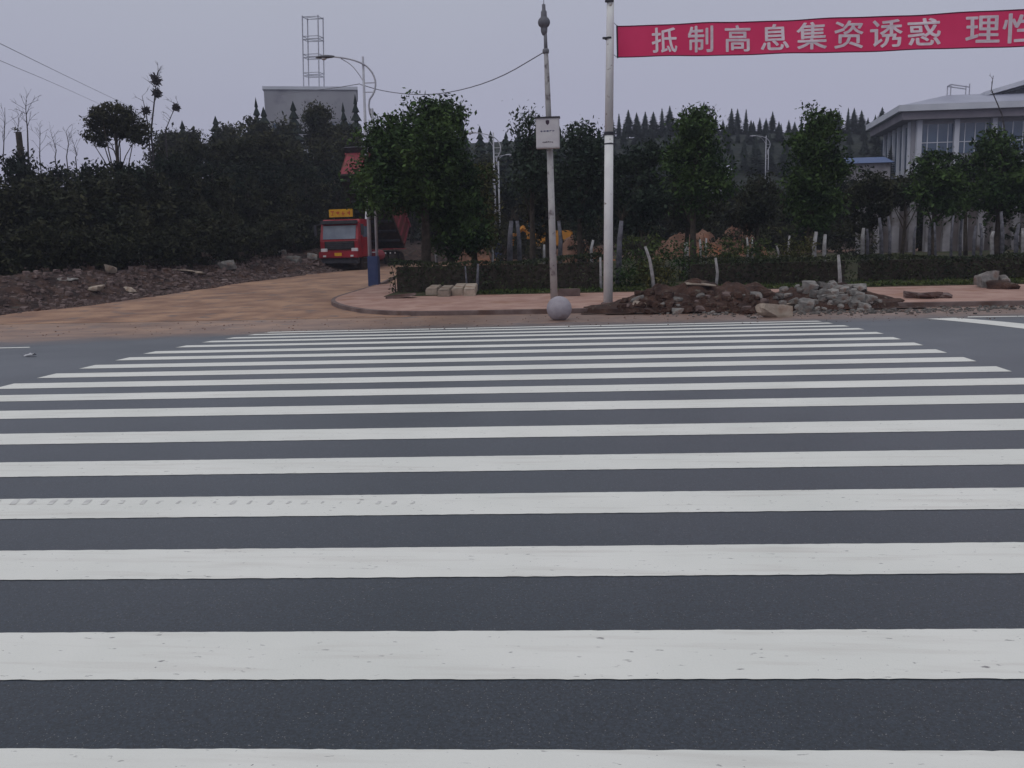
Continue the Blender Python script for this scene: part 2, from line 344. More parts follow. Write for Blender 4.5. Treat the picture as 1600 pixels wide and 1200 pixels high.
def paint():
    m_ = bpy.data.materials.new('road_paint'); m_.use_nodes = True; t = m_.node_tree; N = t.nodes; L = t.links
    p = N['Principled BSDF']; co = N.new('ShaderNodeTexCoord')
    def noise(s, d=6, vec=None):
        n = N.new('ShaderNodeTexNoise'); n.inputs['Scale'].default_value = s; n.inputs['Detail'].default_value = d
        L.new(vec or co.outputs['Object'], n.inputs['Vector']); return n.outputs['Fac']
    def ramp(src, a, b, ca, cb):
        r = N.new('ShaderNodeValToRGB'); r.color_ramp.elements[0].position = a; r.color_ramp.elements[1].position = b
        r.color_ramp.elements[0].color = ca; r.color_ramp.elements[1].color = cb; L.new(src, r.inputs[0]); return r.outputs[0]
    def mix(f, a, b, mode='MIX'):
        x = N.new('ShaderNodeMixRGB'); x.blend_type = mode
        for i, v in enumerate((f, a, b)):
            if isinstance(v, (float, int, tuple)): x.inputs[i].default_value = v
            else: L.new(v, x.inputs[i])
        return x.outputs[0]
    col = ramp(noise(1.3, 7), 0.3, 0.7, (0.73, 0.735, 0.69, 1), (0.815, 0.81, 0.765, 1))
    mp = N.new('ShaderNodeMapping'); mp.inputs['Scale'].default_value = (0.6, 7, 1); L.new(co.outputs['Object'], mp.inputs[0])
    smear = ramp(noise(2.2, 9, mp.outputs[0]), 0.52, 0.76, (0, 0, 0, 1), (0.42, 0.42, 0.42, 1))
    col = mix(smear, col, (0.54, 0.50, 0.46, 1))
    mp2 = N.new('ShaderNodeMapping'); mp2.inputs['Scale'].default_value = (5, 16, 1); L.new(co.outputs['Object'], mp2.inputs[0])
    chip = ramp(noise(3.0, 8, mp2.outputs[0]), 0.67, 0.74, (0, 0, 0, 1), (1, 1, 1, 1))
    col = mix(chip, col, (0.28, 0.27, 0.27, 1))
    sk = ramp(noise(46, 2), 0.74, 0.78, (0, 0, 0, 1), (0.8, 0.8, 0.8, 1))
    col = mix(sk, col, (0.20, 0.19, 0.20, 1))
    L.new(col, p.inputs['Base Color']); p.inputs['Roughness'].default_value = 0.75
    bp = N.new('ShaderNodeBump'); bp.inputs['Distance'].default_value = 0.002
    L.new(noise(90, 4), bp.inputs['Height']); L.new(bp.outputs[0], p.inputs['Normal'])
    return m_
M['paint'] = paint()

# ------------------------------------------------------------------ ground sheets
def grid(name, xs, ys, zf, mt, keep=None, off=0.0, kind='structure', smooth=True):
    xs = np.asarray(xs, float); ys = np.asarray(ys, float)
    X, Y = np.meshgrid(xs, ys); Z = zf(X, Y)+off
    nx, ny = len(xs), len(ys); idx = np.arange(nx*ny).reshape(ny, nx)
    a, b, c, d = idx[:-1, :-1], idx[:-1, 1:], idx[1:, 1:], idx[1:, :-1]
    fs = np.stack([a, b, c, d], -1).reshape(-1, 4)
    if keep is not None: fs = fs[keep((X[:-1, :-1]+X[1:, 1:])/2, (Y[:-1, :-1]+Y[1:, 1:])/2).reshape(-1)]
    V = np.stack([X, Y, Z], -1).reshape(-1, 3)
    used = np.unique(fs); rm = np.zeros(len(V), int); rm[used] = np.arange(len(used))
    mb = MB(); mb.add(V[used], rm[fs]); o = mb.build(name, mt, smooth=smooth); o['kind'] = kind; return o
XS = np.concatenate([[-900, -400, -200, -120, -80, -60, -50, -40], np.arange(-34, 34.1, 0.5), [40, 50, 60, 80, 120, 200, 400, 900]])
YS = np.concatenate([[-200, -60, -20, -8, -4, -2], np.arange(-1, 27.1, 0.5), np.arange(28, 60, 1), [64, 72, 80, 90, 110, 130, 160, 220, 320, 500, 1500]])
grid('ground', XS, YS, gz, M['soil'], off=-0.05)
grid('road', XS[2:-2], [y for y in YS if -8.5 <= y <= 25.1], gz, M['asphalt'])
def dirt_keep(X, Y): return (Y > 24.4) & (X < -5.0+0.30*(Y-25)) & (bankd(X, Y) < 1.3)
dx = np.arange(-60, 0.1, 0.5); dy = np.arange(24.0, 72, 0.5)
grid('dirt_road', dx, dy, lambda X, Y: gz(X, Y)+0.05*(vnoise(X, Y, 1.4, 2)-0.5)*sstep(26, 28, Y), M['dirt'], keep=dirt_keep, off=0.006)
bx = np.concatenate([np.arange(-70, -24, 1.0), np.arange(-24, -8, 0.3), np.arange(-8, 100, 2.5)])
by = np.concatenate([np.arange(24.4, 56, 0.3), np.arange(56, 112, 2.5)])
def bank_surf(X, Y):
    d = bankd(X, Y)
    return np.where(d > 0, tz(X, Y), gz(X, Y)-0.04)
grid('earth_bank', bx, by, bank_surf, M['bank'], keep=lambda X, Y: bankd(X, Y) > -0.35, smooth=False)
hx = np.arange(-260, 261, 6.0); hy = np.concatenate([np.arange(86, 170, 4.0), np.arange(170, 300, 12)])
grid('hill', hx, hy, lambda X, Y: tz(X, Y)+0.25*(vnoise(X, Y, 5, 4)), M['hill'], keep=None, off=0.02)

# sidewalk island
front = [gp(x, y) for x, y in ((1600, 477.5), (1300, 482), (1050, 487), (836, 490.5), (700, 493), (624, 493.3), (585, 491.5), (553, 488), (530, 482.5), (516, 476.5), (520, 470), (540, 463.5), (562, 457), (590, 448), (606, 440), (622, 432))]
kd = (front[0]-front[3]); kd = kd/kd.x
front = [front[0]+kd*(60-front[0].x), front[0]+kd*(34-front[0].x)]+front
front = [Vector((p.x, p.y, float(gz(p.x, p.y)))) for p in front]
def smooth_poly(P, n=2):
    for _ in range(n):
        Q = [P[0]]
        for a, b in zip(P[:-1], P[1:]): Q += [a*0.75+b*0.25, a*0.25+b*0.75]
        P = Q+[P[-1]]
    return P
kpath = smooth_poly(front, 2)
KH = 0.13
def prism_poly(name, pts, z0, z1, mt, kind='structure'):
    bm = bmesh.new(); top = [bm.verts.new((p.x, p.y, float(gz(p.x, p.y))+z1)) for p in pts]
    f = bm.faces.new(top)
    ext = bmesh.ops.extrude_face_region(bm, geom=[f])
    for v in ext['geom']:
        if isinstance(v, bmesh.types.BMVert): v.co.z -= (z1-z0)
    bmesh.ops.recalc_face_normals(bm, faces=bm.faces); bmesh.ops.triangulate(bm, faces=[q for q in bm.faces if len(q.verts) > 4])
    me = bpy.data.meshes.new(name); bm.to_mesh(me); bm.free(); me.materials.append(mt)
    o = bpy.data.objects.new(name, me); COL.objects.link(o); o['kind'] = kind; return o
def inset(P, d):
    Q = []
    for i, p in enumerate(P):
        t = (P[min(i+1, len(P)-1)]-P[max(i-1, 0)]); t.z = 0; t.normalize()
        nrm = Vector((t.y, -t.x, 0)); Q.append(p+nrm*d)      # island lies to the right when walking right-to-left
    return Q
inner = inset(kpath, 0.14)
BACK = 30.4
ip = [p for p in inner if p.y < 37.5]
hl_ = at(610, 460, 31.4).x
prism_poly('sidewalk', ip+[Vector((hl_+2.0, 37.5, 0)), Vector((hl_-0.1, 33.2, 0)), Vector((hl_-0.05, BACK, 0)), Vector((60, BACK, 0))], -0.1, KH-0.004, M['paving'])
kb = MB(); V = []
for a, b in zip(kpath, inner):
    za = float(gz(a.x, a.y)); V += [(a.x, a.y, za-0.1), (a.x, a.y, za+KH-0.012), (a.x+(b.x-a.x)*.12, a.y+(b.y-a.y)*.12, za+KH), (b.x, b.y, za+KH), (b.x, b.y, za-0.1)]
nk = len(kpath); kb.add(V, [(i*5+j, i*5+j+1, (i+1)*5+j+1, (i+1)*5+j) for i in range(nk-1) for j in range(4)])
kb.build('kerb', M['kerb'])['kind'] = 'structure'
lx = float(ip[-1].x)
prism_poly('lawn', [Vector((60, BACK, 0)), Vector((hl_, BACK, 0)), Vector((hl_, 33.2, 0)), Vector((hl_+2.1, 37.6, 0)), Vector((-3.5, 56.9, 0)), Vector((60, 56.9, 0))], -0.1, KH+0.02, M['lawn'])

# ------------------------------------------------------------------ crosswalk stripes (paint on the crowned road)
DY = [0.02, -0.06, -0.01, -0.01, -0.02, 0.03, 0.16, 0.16, 0.07, -0.03, -0.11, -0.13, -0.17, -0.07, 0.0, -0.03, 0.10, 0.12]
EDG = {k: (2.574+k+DY[k], 2.574+k+DY[k]+0.4314) for k in range(18)}
def strip(name, quadfn, n=60, off=0.0032, rag=0.0035, seed=0):
    """quadfn(u, e) -> (x, y) on edge e (0 near, 1 far) at parameter u"""
    mb = MB(); V = []
    for i in range(n+1):
        for e_ in (0, 1):
            x, y = quadfn(i/n, e_)
            y += (float(vnoise(x*22+seed*17.3, e_*31.7+seed, 1, 11))-0.5)*2*rag
            V.append((x, y, float(gz(x, y))+off))
    mb.add(V, [(2*i, 2*i+2, 2*i+3, 2*i+1) for i in range(n)])
    o = mb.build(name, M['paint']); o['kind'] = 'structure'; return o
XL, XR, ES = -7.576, 4.688, 0.01936
for k in range(18):
    y0, y1 = EDG[k]
    dl = random.uniform(-.04, .04); dr = random.uniform(-.04, .04)
    def q(u, e_, y0=y0, y1=y1, dl=dl, dr=dr):
        yy = y1 if e_ else y0
        a = XL+ES*yy+dl; b = XR+ES*yy+dr; x = a+(b-a)*u
        return x, yy+SK*x
    strip('crosswalk_stripe', q, 400, seed=k)
mb = MB()
for i in range(24):
    px = -6+i*28.4; py = 784.5+1.6*(i/24)
    px += random.uniform(-3, 3); a_ = random.uniform(.5, 1.15)*(1-.5*i/24); q = [gp(px-8*a_, py+4.5*a_), gp(px+1, py+4.5*a_), gp(px+9*a_, py-3.5*a_), gp(px+1, py-3.5*a_)]
    mb.add([(p.x+random.uniform(-.004, .004), p.y+random.uniform(-.004, .004), p.z+0.0055) for p in q], [(0, 1, 2, 3)])
tm_ = mb.build('tyre_marks', mat('tyre_print', (0.55, 0.54, 0.53), (0.72, 0.72, 0.69), 14, 0.8)); tm_['kind'] = 'structure'
def pixstrip(name, A, B, C, D, n=20):
    A, B, C, D = [gp(*t) for t in (A, B, C, D)]     # near edge A->B, far edge D->C
    def q(u, e_):
        p = (D+(C-D)*u) if e_ else (A+(B-A)*u); return p.x, p.y
    return strip(name, q, n, off=0.0036, rag=0.01)
pixstrip('lane_line', (1447, 498.2), (2150, 604), (2150, 584), (1490, 496.8), 60)
pixstrip('edge_line', (1512, 495.9), (1700, 493.6), (1700, 492.6), (1512, 494.8))
pixstrip('edge_line', (-60, 546.0), (47, 543.4), (46, 542.4), (-60, 544.6))

# ------------------------------------------------------------------ foliage
def leaf_quads(C, s, flat=0.0):
    """C (N,3) leaf centres, s leaf length -> verts, faces of bent diamond leaves"""
    n = len(C)
    a = RNG.normal(size=(n, 3)); a[:, 2] *= (1-flat); a /= np.linalg.norm(a, axis=1)[:, None]
    b = RNG.normal(size=(n, 3)); b -= (b*a).sum(1)[:, None]*a; b /= np.linalg.norm(b, axis=1)[:, None]
    L = s*(0.45+1.3*RNG.uniform(0, 1, n)**1.5)[:, None]; W = L*RNG.uniform(0.35, 0.55, n)[:, None]
    V = np.stack([C-a*L*.5, C+b*W*.5, C+a*L*.5, C-b*W*.5], 1).reshape(-1, 3)
    Fq = np.arange(4*n).reshape(n, 4)
    return V, Fq
def crown_points(ells, n_leaf, clump=0.45, per=42, shell=0.55, seed=None):
    """ells: list of (cx,cy,cz,rx,ry,rz)"""
    vol = np.array([e[3]*e[4]*e[5] for e in ells])**0.67; vol = vol/vol.sum()
    nc = max(3, int(n_leaf/per)); C = []
    which = RNG.choice(len(ells), nc, p=vol); E = np.array(ells)[which]
    d = RNG.normal(size=(nc, 3)); d /= np.linalg.norm(d, axis=1)[:, None]
    r = RNG.uniform(0, 1, nc)**(1/3.0); r = shell+(1-shell)*r; far = RNG.uniform(0, 1, nc) < 0.10
    r = np.where(far, r*1.14, r)*RNG.uniform(0.82, 1.05, nc)
    core = RNG.uniform(0, 1, nc) < 0.22; r = np.where(core, r*0.6, r)
    c = E[:, :3]+d*r[:, None]*E[:, 3:6]
    cs = clump*RNG.uniform(0.55, 1.25, nc)
    P = c[:, None, :]+RNG.normal(size=(nc, per, 3))*np.array([1, 1, 0.62])*cs[:, None, None]*0.5
    return P.reshape(-1, 3), c
def fast_mesh(name, V, Fq, mt, parent=None):
    me = bpy.data.meshes.new(name); n = len(Fq); k = Fq.shape[1]
    me.vertices.add(len(V)); me.vertices.foreach_set('co', V.astype(np.float32).ravel())
    me.loops.add(n*k); me.loops.foreach_set('vertex_index', Fq.astype(np.int32).ravel())
    me.polygons.add(n); me.polygons.foreach_set('loop_start', np.arange(0, n*k, k, dtype=np.int32))
    me.update(calc_edges=True); me.materials.append(mt)
    o = bpy.data.objects.new(name, me); COL.objects.link(o)
    if parent is not None: o.parent = parent
    return o
def limb(mb, a, b, r0, r1, sag=0.12, n=5, seg=5):
    a = Vector(a); b = Vector(b); L = (b-a).length
    off = Vector((random.uniform(-1, 1), random.uniform(-1, 1), random.uniform(0, 1)))*L*sag
    pts = [a.lerp(b, t)+off*math.sin(math.pi*t) for t in [i/(seg-1) for i in range(seg)]]
    mb.tube(pts, [r0+(r1-r0)*i/(seg-1) for i in range(seg)], n, cap=True); return pts
def tree(loc, ells, n_leaf, leaf, lm, label, trunk_r=0.14, trunk_top=None, lean=(0, 0), clump=0.45, per=42, shell=0.5, name='tree', cat='tree', group=None, limewash=None, nlimb=9, trunk_mat=None, ground_z=None):
    x, y = loc; z = float(ground_z if ground_z is not None else tz(x, y)+(KH if bankd(x, y) < 0 and x > -4.5 and y < 57 else 0))
    root = empty(name, (x, y, z)); tag(root, label, cat, group)
    P, cc = crown_points(ells, n_leaf, clump, per, shell)
    P = P[P[:, 2] > 0.25]
    V, Fq = leaf_quads(P, leaf); fast_mesh('crown', V, Fq, M[lm], root)
    top = trunk_top or max(e[2] for e in ells)
    mb = MB(); pts = limb(mb, (0, 0, -0.15), (lean[0], lean[1], top), trunk_r*1.15, trunk_r*0.35, 0.03, 8, 7)
    idx = RNG.choice(len(cc), min(nlimb, len(cc)), replace=False)
    for i in idx:
        tt = random.uniform(0.3, 0.95); k = tt*(len(pts)-1); a = pts[int(k)].lerp(pts[min(int(k)+1, len(pts)-1)], k-int(k))
        limb(mb, a, cc[i], trunk_r*0.42*(1.2-tt), 0.012, 0.10, 5, 5)
    mb.build('trunk', M[trunk_mat or 'bark'], root, smooth=True)
    if limewash:
        mb = MB(); q = [p for p in pts if p.z <= limewash+0.001]
        q = [pts[0], pts[0].lerp(pts[1], 0.5), pts[0].lerp(pts[1], 1.0)] if pts[1].z >= limewash*0.7 else q
        s = limewash/max(q[-1].z, 0.01)
        e_ = pts[0].lerp(q[-1], min(1, s))
        mb.tube([pts[0], pts[0].lerp(e_, .5), e_], [trunk_r*1.2, trunk_r*1.14, trunk_r*1.08], 10)
        mb.build('painted_trunk', M['white_bark'], root, smooth=True)
    return root
def pz(px, py, Y): return at(px, py, Y).z
def ptree(cx, top, half, bottom, Y, n_leaf, leaf, lm, label, lobes=4, depth=None, **kw):
    """a tree whose crown spans cx-half..cx+half and top..bottom as seen in the photograph, standing at distance Y"""
    A = at(cx, (top+bottom)/2, Y); x = A.x
    zb = float(tz(x, Y)); zt = pz(cx, top, Y)-zb; zl = pz(cx, bottom, Y)-zb; hw = half*Y/F
    ells = [(0, 0, (zt+zl)/2-(zt-zl)*.04, hw*0.68, hw*0.7, (zt-zl)/2*0.88)]
    for k in range(lobes):
        u = (k+0.5)/lobes; ang = random.uniform(0, 6.28)
        h = zl+(zt-zl)*(0.2+0.65*u); rr = hw*0.52*(1.0-0.35*u)
        rr *= random.uniform(.8, 1.15); ells.append((math.cos(ang)*hw*0.60*(1-0.5*u), math.sin(ang)*hw*0.5, h, rr, rr, rr*0.8))
    return tree((x, Y), ells, n_leaf, leaf, lm, label, **kw)

# street trees in the park strip
ptree(656, 130, 102, 350, 34, 34000, 0.15, 'leaf_deep', 'large dark green tree with dense crown in front of the dump truck', lobes=11, trunk_r=0.20, trunk_top=5.5, limewash=0.5)
r_ = ptree(700, 212, 66, 415, 35.5, 15000, 0.15, 'leaf_deep', 'low leafy tree under the large dark tree, behind the left end of the hedge', lobes=6, trunk_r=0.12)
ptree(742, 236, 54, 405, 37, 12000, 0.15, 'leaf_olive', 'olive brown bushy tree between the large dark tree and the steel pole', lobes=6, trunk_r=0.13)
ptree(828, 158, 40, 330, 42, 4200, 0.17, 'leaf_teal', 'thin crowned tree with loose sprigs behind the pole with the grey cabinet', lobes=6, trunk_r=0.13, clump=0.7, shell=0.35, nlimb=18)
ptree(905, 176, 52, 372, 43, 10000, 0.17, 'leaf_teal', 'dark ragged tree between the cabinet pole and the white banner pole', lobes=6, trunk_r=0.13, clump=0.65, nlimb=14)
ptree(850, 245, 50, 385, 46, 5000, 0.18, 'leaf_wood', 'low dark tree behind the cabinet of the grey pole', lobes=5, trunk_r=0.11)
ptree(1000, 205, 56, 385, 43, 11000, 0.17, 'leaf_teal', 'dark round tree just right of the white banner pole', lobes=6, trunk_r=0.13)
ptree(1085, 152, 54, 345, 38, 13000, 0.16, 'leaf_deep', 'tall tree with ragged open top under the banner lettering', lobes=6, trunk_r=0.13, clump=0.55, nlimb=16, lean=(0.1, 0))
ptree(1070, 240, 60, 372, 46, 6500, 0.17, 'leaf_wood', 'low spreading dark tree behind the tall ragged tree', lobes=5, trunk_r=0.12)
ptree(1185, 262, 42, 375, 46, 5200, 0.17, 'leaf_wood', 'short dark tree in the gap below the far street lamp', lobes=5, trunk_r=0.11)
ptree(1272, 154, 58, 385, 38, 20000, 0.15, 'leaf_deep', 'tall dense oval tree left of the big white building', lobes=7, trunk_r=0.16, limewash=0.4)
ptree(1355, 258, 40, 378, 45, 5200, 0.17, 'leaf_wood', 'short dark tree below the blue roof', lobes=5, trunk_r=0.11)
ptree(1465, 222, 44, 360, 42, 8000, 0.16, 'leaf_deep', 'slim tree in front of the big white building', lobes=5, trunk_r=0.11, clump=0.5)
ptree(1412, 280, 40, 325, 48, 3200, 0.17, 'leaf_wood', 'small dark crown left of the slim tree before the white building', lobes=4, trunk_r=0.10)
ptree(1562, 192, 62, 360, 43, 12000, 0.17, 'leaf_deep', 'leafy tree with a bare twig on top near the right end of the park', lobes=6, trunk_r=0.13, nlimb=14)
ptree(1515, 240, 46, 325, 50, 5200, 0.17, 'leaf_wood', 'low dark tree between the slim tree and the twig topped tree', lobes=5, trunk_r=0.11)
ptree(1650, 185, 55, 370, 42, 7000, 0.17, 'leaf_deep', 'leafy tree cut by the right edge of the view', lobes=6, trunk_r=0.13)

# deep undergrowth trees closing the park's far side
bk = [(700, 262, 62), (755, 268, 64), (812, 262, 66), (868, 258, 62), (925, 262, 66), (978, 262, 62), (1030, 268, 66), (1080, 272, 63), (1132, 276, 68), (1182, 284, 64), (1232, 270, 66), (1290, 262, 64), (1345, 266, 66), (1398, 268, 63), (1440, 262, 60), (1500, 268, 62), (1548, 262, 60), (1606, 258, 61), (1660, 262, 60)]
ORD = ['first', 'second', 'third', 'fourth', 'fifth', 'sixth', 'seventh', 'eighth', 'ninth', 'tenth', 'eleventh', 'twelfth', 'thirteenth', 'fourteenth', 'fifteenth', 'sixteenth', 'seventeenth', 'eighteenth', 'nineteenth', 'twentieth']
for k, (px, tp, Y) in enumerate(bk):
    ptree(px, tp+random.uniform(-6, 14), 47+random.uniform(-6, 8), 402, Y, 8500, 0.23, 'leaf_wood', 'dark tree closing the far side of the park, %s from the left' % ORD[k], lobes=5, trunk_r=0.12, clump=0.8, group='dark trees along the far side of the park')
# hedges
def hedge(x0, x1, Y, top, label, thick=1.1, den=620, lm='hedge', seed=0):
    A = at(x0, 420, Y); B = at(x1, 420, Y); L = B.x-A.x; cx = (A.x+B.x)/2
    zb = float(gz(cx, Y))+KH; H = pz((x0+x1)/2, top, Y)-zb
    root = empty('hedge', (cx, Y, zb)); tag(root, label, 'hedge')
    n = int(L*den); x = RNG.uniform(-L/2, L/2, n); side = RNG.uniform(0, 1, n)
    hh = H*(0.92+0.16*vnoise(x+seed, 0*x, 1.3, 3)+0.10*(vnoise(x+seed, 0*x, 0.4, 4)-0.5))
    y = np.where(side < 0.5, -thick/2+RNG.exponential(0.09, n), RNG.uniform(-thick/2, thick/2, n))
    y += 0.22*(vnoise(x, 0*x+seed, 1.1, 5)-0.5)
    z = np.where(side < 0.5, RNG.uniform(0, 1, n)*hh, hh-RNG.exponential(0.08, n))
    V, Fq = leaf_quads(np.stack([x, y, np.maximum(z, 0.02)], 1), 0.10); fast_mesh('foliage', V, Fq, M[lm], root)
    mb = MB()
    for i in range(int(L*2.2)):
        q = -L/2+0.2+(L-0.4)*i/(L*2.2); h = H*0.85
        limb(mb, (q, random.uniform(-.3, .3), -0.1), (q+random.uniform(-.2, .2), random.uniform(-.3, .3), h), 0.025, 0.008, 0.05, 4, 3)
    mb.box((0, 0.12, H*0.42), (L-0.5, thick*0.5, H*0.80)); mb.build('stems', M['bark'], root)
    return root
hedge(610, 950, 32.2, 405, 'clipped dark hedge left of the white banner pole', seed=3)
hedge(1068, 1330, 32.6, 403, 'clipped dark hedge behind the rubble heap', seed=9)
hedge(1334, 1720, 33.2, 396, 'long clipped dark hedge at the right behind the paved walk', seed=15)
def shrub(cx, base, half, top, Y, lm, label, n=1500, leaf=0.11, group=None):
    A = at(cx, base, Y); zb = float(tz(A.x, Y))+(KH if Y < 56 and A.x > -5 else 0); H = max(0.4, pz(cx, top, Y)-zb); hw = half*Y/F
    root = empty('shrub', (A.x, Y, zb)); tag(root, label, 'shrub', group)
    P, cc = crown_points([(0, 0, H*0.5, hw, hw*0.8, H*0.5), (hw*.4, 0, H*.35, hw*.6, hw*.6, H*.35)], n, 0.3, 30, 0.4)
    P = P[P[:, 2] > 0.02]; V, Fq = leaf_quads(P, leaf); fast_mesh('foliage', V, Fq, M[lm], root)
    mb = MB()
    for i in range(6): limb(mb, (0, 0, -0.1), cc[i], 0.025, 0.008, 0.05, 4, 4)
    mb.build('stems', M['bark'], root); return root
shrub(1000, 405, 42, 362, 35, 'leaf_lime', 'bright green shrub right of the white banner pole', 1800)
shrub(1062, 410, 36, 372, 35, 'leaf_deep', 'dark green shrub left of the short white post', 1500)
shrub(1125, 410, 38, 366, 36, 'leaf_lime', 'mid green shrub above the crooked white sapling', 1600)
shrub(1180, 405, 34, 372, 36, 'leaf_lime', 'green shrub left of the dense oval tree trunk', 1500)
shrub(1240, 405, 36, 362, 36, 'leaf_olive', 'olive shrub at the foot of the dense oval tree', 1500)
shrub(1020, 445, 34, 405, 31.5, 'leaf_olive', 'scrubby brown green bush around the leaning white sapling', 1300)
shrub(985, 440, 24, 408, 32.5, 'leaf_deep', 'small dark bush right beside the banner pole', 900)
for k, (cx, hf, tp, Y) in enumerate(((770, 40, 330, 52), (830, 36, 360, 54), (915, 34, 345, 52), (985, 36, 340, 50), (1150, 50, 330, 52), (1215, 44, 320, 54), (1330, 44, 345, 50), (1600, 60, 345, 50))):
    shrub(cx, 400, hf, tp, Y, 'leaf_wood', 'dark undergrowth bush among the park tree trunks, %s from the left' % ORD[k], 1700, 0.15, group='dark bushes among the park trees')

# tall grass tufts on the lawn edge: nobody could count it
gx = RNG.uniform(-5, 22, 9000); gy = 30.5+RNG.exponential(0.7, 9000); gy = np.clip(gy, 30.5, 33)
P = np.stack([gx, gy, gz(gx, gy)+KH+0.05], 1)
V, Fq = leaf_quads(P, 0.12, flat=-1.5); g_ = fast_mesh('grass', V, Fq, M['leaf_lime'])
tag(g_, 'rough short grass along the front of the hedge', 'grass', kind='stuff')

# whitewashed young trunks and posts
def white_stem(pts, rad, Y, label, mt='white_bark', name='sapling_trunk', cat='sapling', group=None, twigs=0):
    P = [at(px, py, Y) for px, py in pts]; b = P[0]; zb = float(tz(b.x, Y))+(KH if b.x > -5 else 0)
    root = empty(name, (b.x, Y, zb)); tag(root, label, cat, group)
    L = [p-Vector((b.x, Y, zb)) for p in P]; L[0].z = min(L[0].z, -0.05)
    mb = MB(); n = len(L); mb.tube(L, [rad*(1.15-0.4*i/(n-1)) for i in range(n)], 8); mb.build('trunk', M[mt], root, smooth=True)
    if twigs:
        mb = MB()
        for i in range(twigs):
            e_ = L[-1]+Vector((random.uniform(-.5, .5), random.uniform(-.3, .3), random.uniform(.2, .8))); limb(mb, L[-1], e_, 0.012, 0.004, 0.1, 4, 4)
        mb.build('twigs', M['bark'], root)
    return root
white_stem([(1022, 452), (1019, 428), (1015, 405), (1008, 385)], 0.060, 31, 'leaning white painted sapling trunk in the scrubby bush', twigs=7)
white_stem([(1119, 442), (1121, 425), (1118, 403)], 0.052, 31.5, 'thin crooked white painted sapling trunk before the hedge')
white_stem([(1314, 458), (1312, 425), (1310, 398)], 0.055, 27.5, 'tall slim white painted trunk rising out of the rubble heap')
white_stem([(939, 437), (938, 402)], 0.045, 31.2, 'thin pale trunk just left of the white banner pole')
white_stem([(745, 443), (747, 412)], 0.05, 31.4, 'grey thin trunk above the concrete blocks', mt='grey_bark')
white_stem([(730, 445), (727, 416)], 0.035, 31.5, 'thinner grey stem beside the one above the blocks', mt='grey_bark')
white_stem([(224, 420), (221, 404), (220, 391)], 0.17, 41, 'stout white painted stump on the dark earth bank', name='painted_post', cat='post')
white_stem([(266, 420), (265, 396)], 0.11, 43, 'slimmer grey white post right of the stout one on the bank', name='painted_post', cat='post', mt='grey_bark')
white_stem([(796, 412), (797, 372), (799, 345)], 0.12, 40, 'stout greyed tree stem left of the cabinet pole, the left one of a close pair', mt='grey_bark', name='bare_tree', cat='tree', twigs=9)
white_stem([(812, 412), (811, 372), (808, 345)], 0.10, 40.4, 'greyed tree stem left of the cabinet pole, the right one of a close pair', mt='grey_bark', name='bare_tree', cat='tree', twigs=9)
white_stem([(874, 412), (876, 372), (873, 345)], 0.10, 41, 'greyed tree stem directly behind the cabinet pole', mt='grey_bark', name='bare_tree', cat='tree', twigs=9)
white_stem([(966, 430), (968, 375), (971, 345)], 0.10, 33.6, 'greyed tree stem directly right of the white banner pole', mt='grey_bark', name='bare_tree', cat='tree', twigs=9)
for k, (px, y0, y1, r) in enumerate(((1072, 404, 379, .10), (1094, 400, 374, .06), (1103, 400, 372, .05), (1168, 402, 371, .05), (1175, 402, 371, .045), (1233, 402, 368, .055), (1273, 404, 362, .10), (1288, 403, 366, .09), (662, 412, 398, .12), (683, 412, 396, .07), (768, 404, 386, .06), (850, 402, 382, .06), (1215, 404, 384, .05), (925, 402, 375, .07))):
    white_stem([(px, y0+6), (px+random.uniform(-2, 2), (y0+y1)/2), (px+random.uniform(-3, 3), y1)], r*.9, 37, 'short white limewashed young trunk showing above the hedge, %s placed' % ORD[k], group='limewashed trunks above the hedge')
for k, px in enumerate((1348, 1356, 1378, 1390, 1428, 1452, 1463, 1486, 1500, 1521, 1532, 1551, 1566, 1588, 1598)):
    white_stem([(px, 408), (px+random.uniform(-2, 2), 370), (px+random.uniform(-5, 5), random.uniform(328, 362))], random.uniform(.045, .095), 40+random.uniform(-2, 3), 'slim limewashed tree trunk before the pale panel wall, %s from the left' % ORD[k], mt=random.choice(('white_bark', 'grey_bark', 'grey_bark')), group='limewashed trunks before the pale wall')

# ------------------------------------------------------------------ the wood on the left bank
SKY = [(-80, 225), (0, 222), (25, 205), (48, 238), (110, 243), (128, 218), (232, 210), (280, 193), (340, 190), (385, 176), (420, 180), (470, 172), (515, 172), (560, 186), (620, 205), (700, 212), (800, 225)]
def skyl(x): return float(np.interp(x, [a for a, _ in SKY], [b for _, b in SKY]))
wl = [(-25, 0, 52), (40, 6, 50), (95, 4, 54), (150, 38, 48), (205, 30, 50), (255, 6, 56), (300, 4, 58), (345, 5, 60), (388, 0, 62), (430, 6, 64), (468, 30, 64), (510, 30, 66), (545, 6, 70), (590, 2, 74), (640, 10, 78), (700, 0, 80), (760, 6, 80)]
for k, (px, dy, Y) in enumerate(wl):
    tp = skyl(px)+dy+random.uniform(-12, 0)
    ptree(px, tp, 36+random.uniform(-3, 6), 395, Y, 6500, 0.24, 'leaf_wood', 'dark evergreen tree in the back row of the left wood, %s from the left' % ORD[k], lobes=5, trunk_r=0.16, clump=0.8, group='back row of trees in the wood', name='woodland_tree')
fr = [(-20, 255, 39), (38, 262, 41), (90, 268, 40), (140, 258, 42), (190, 252, 42), (235, 242, 45), (285, 228, 48), (335, 232, 50), (385, 238, 54), (432, 232, 57), (480, 236, 60), (525, 250, 64), (575, 262, 68)]
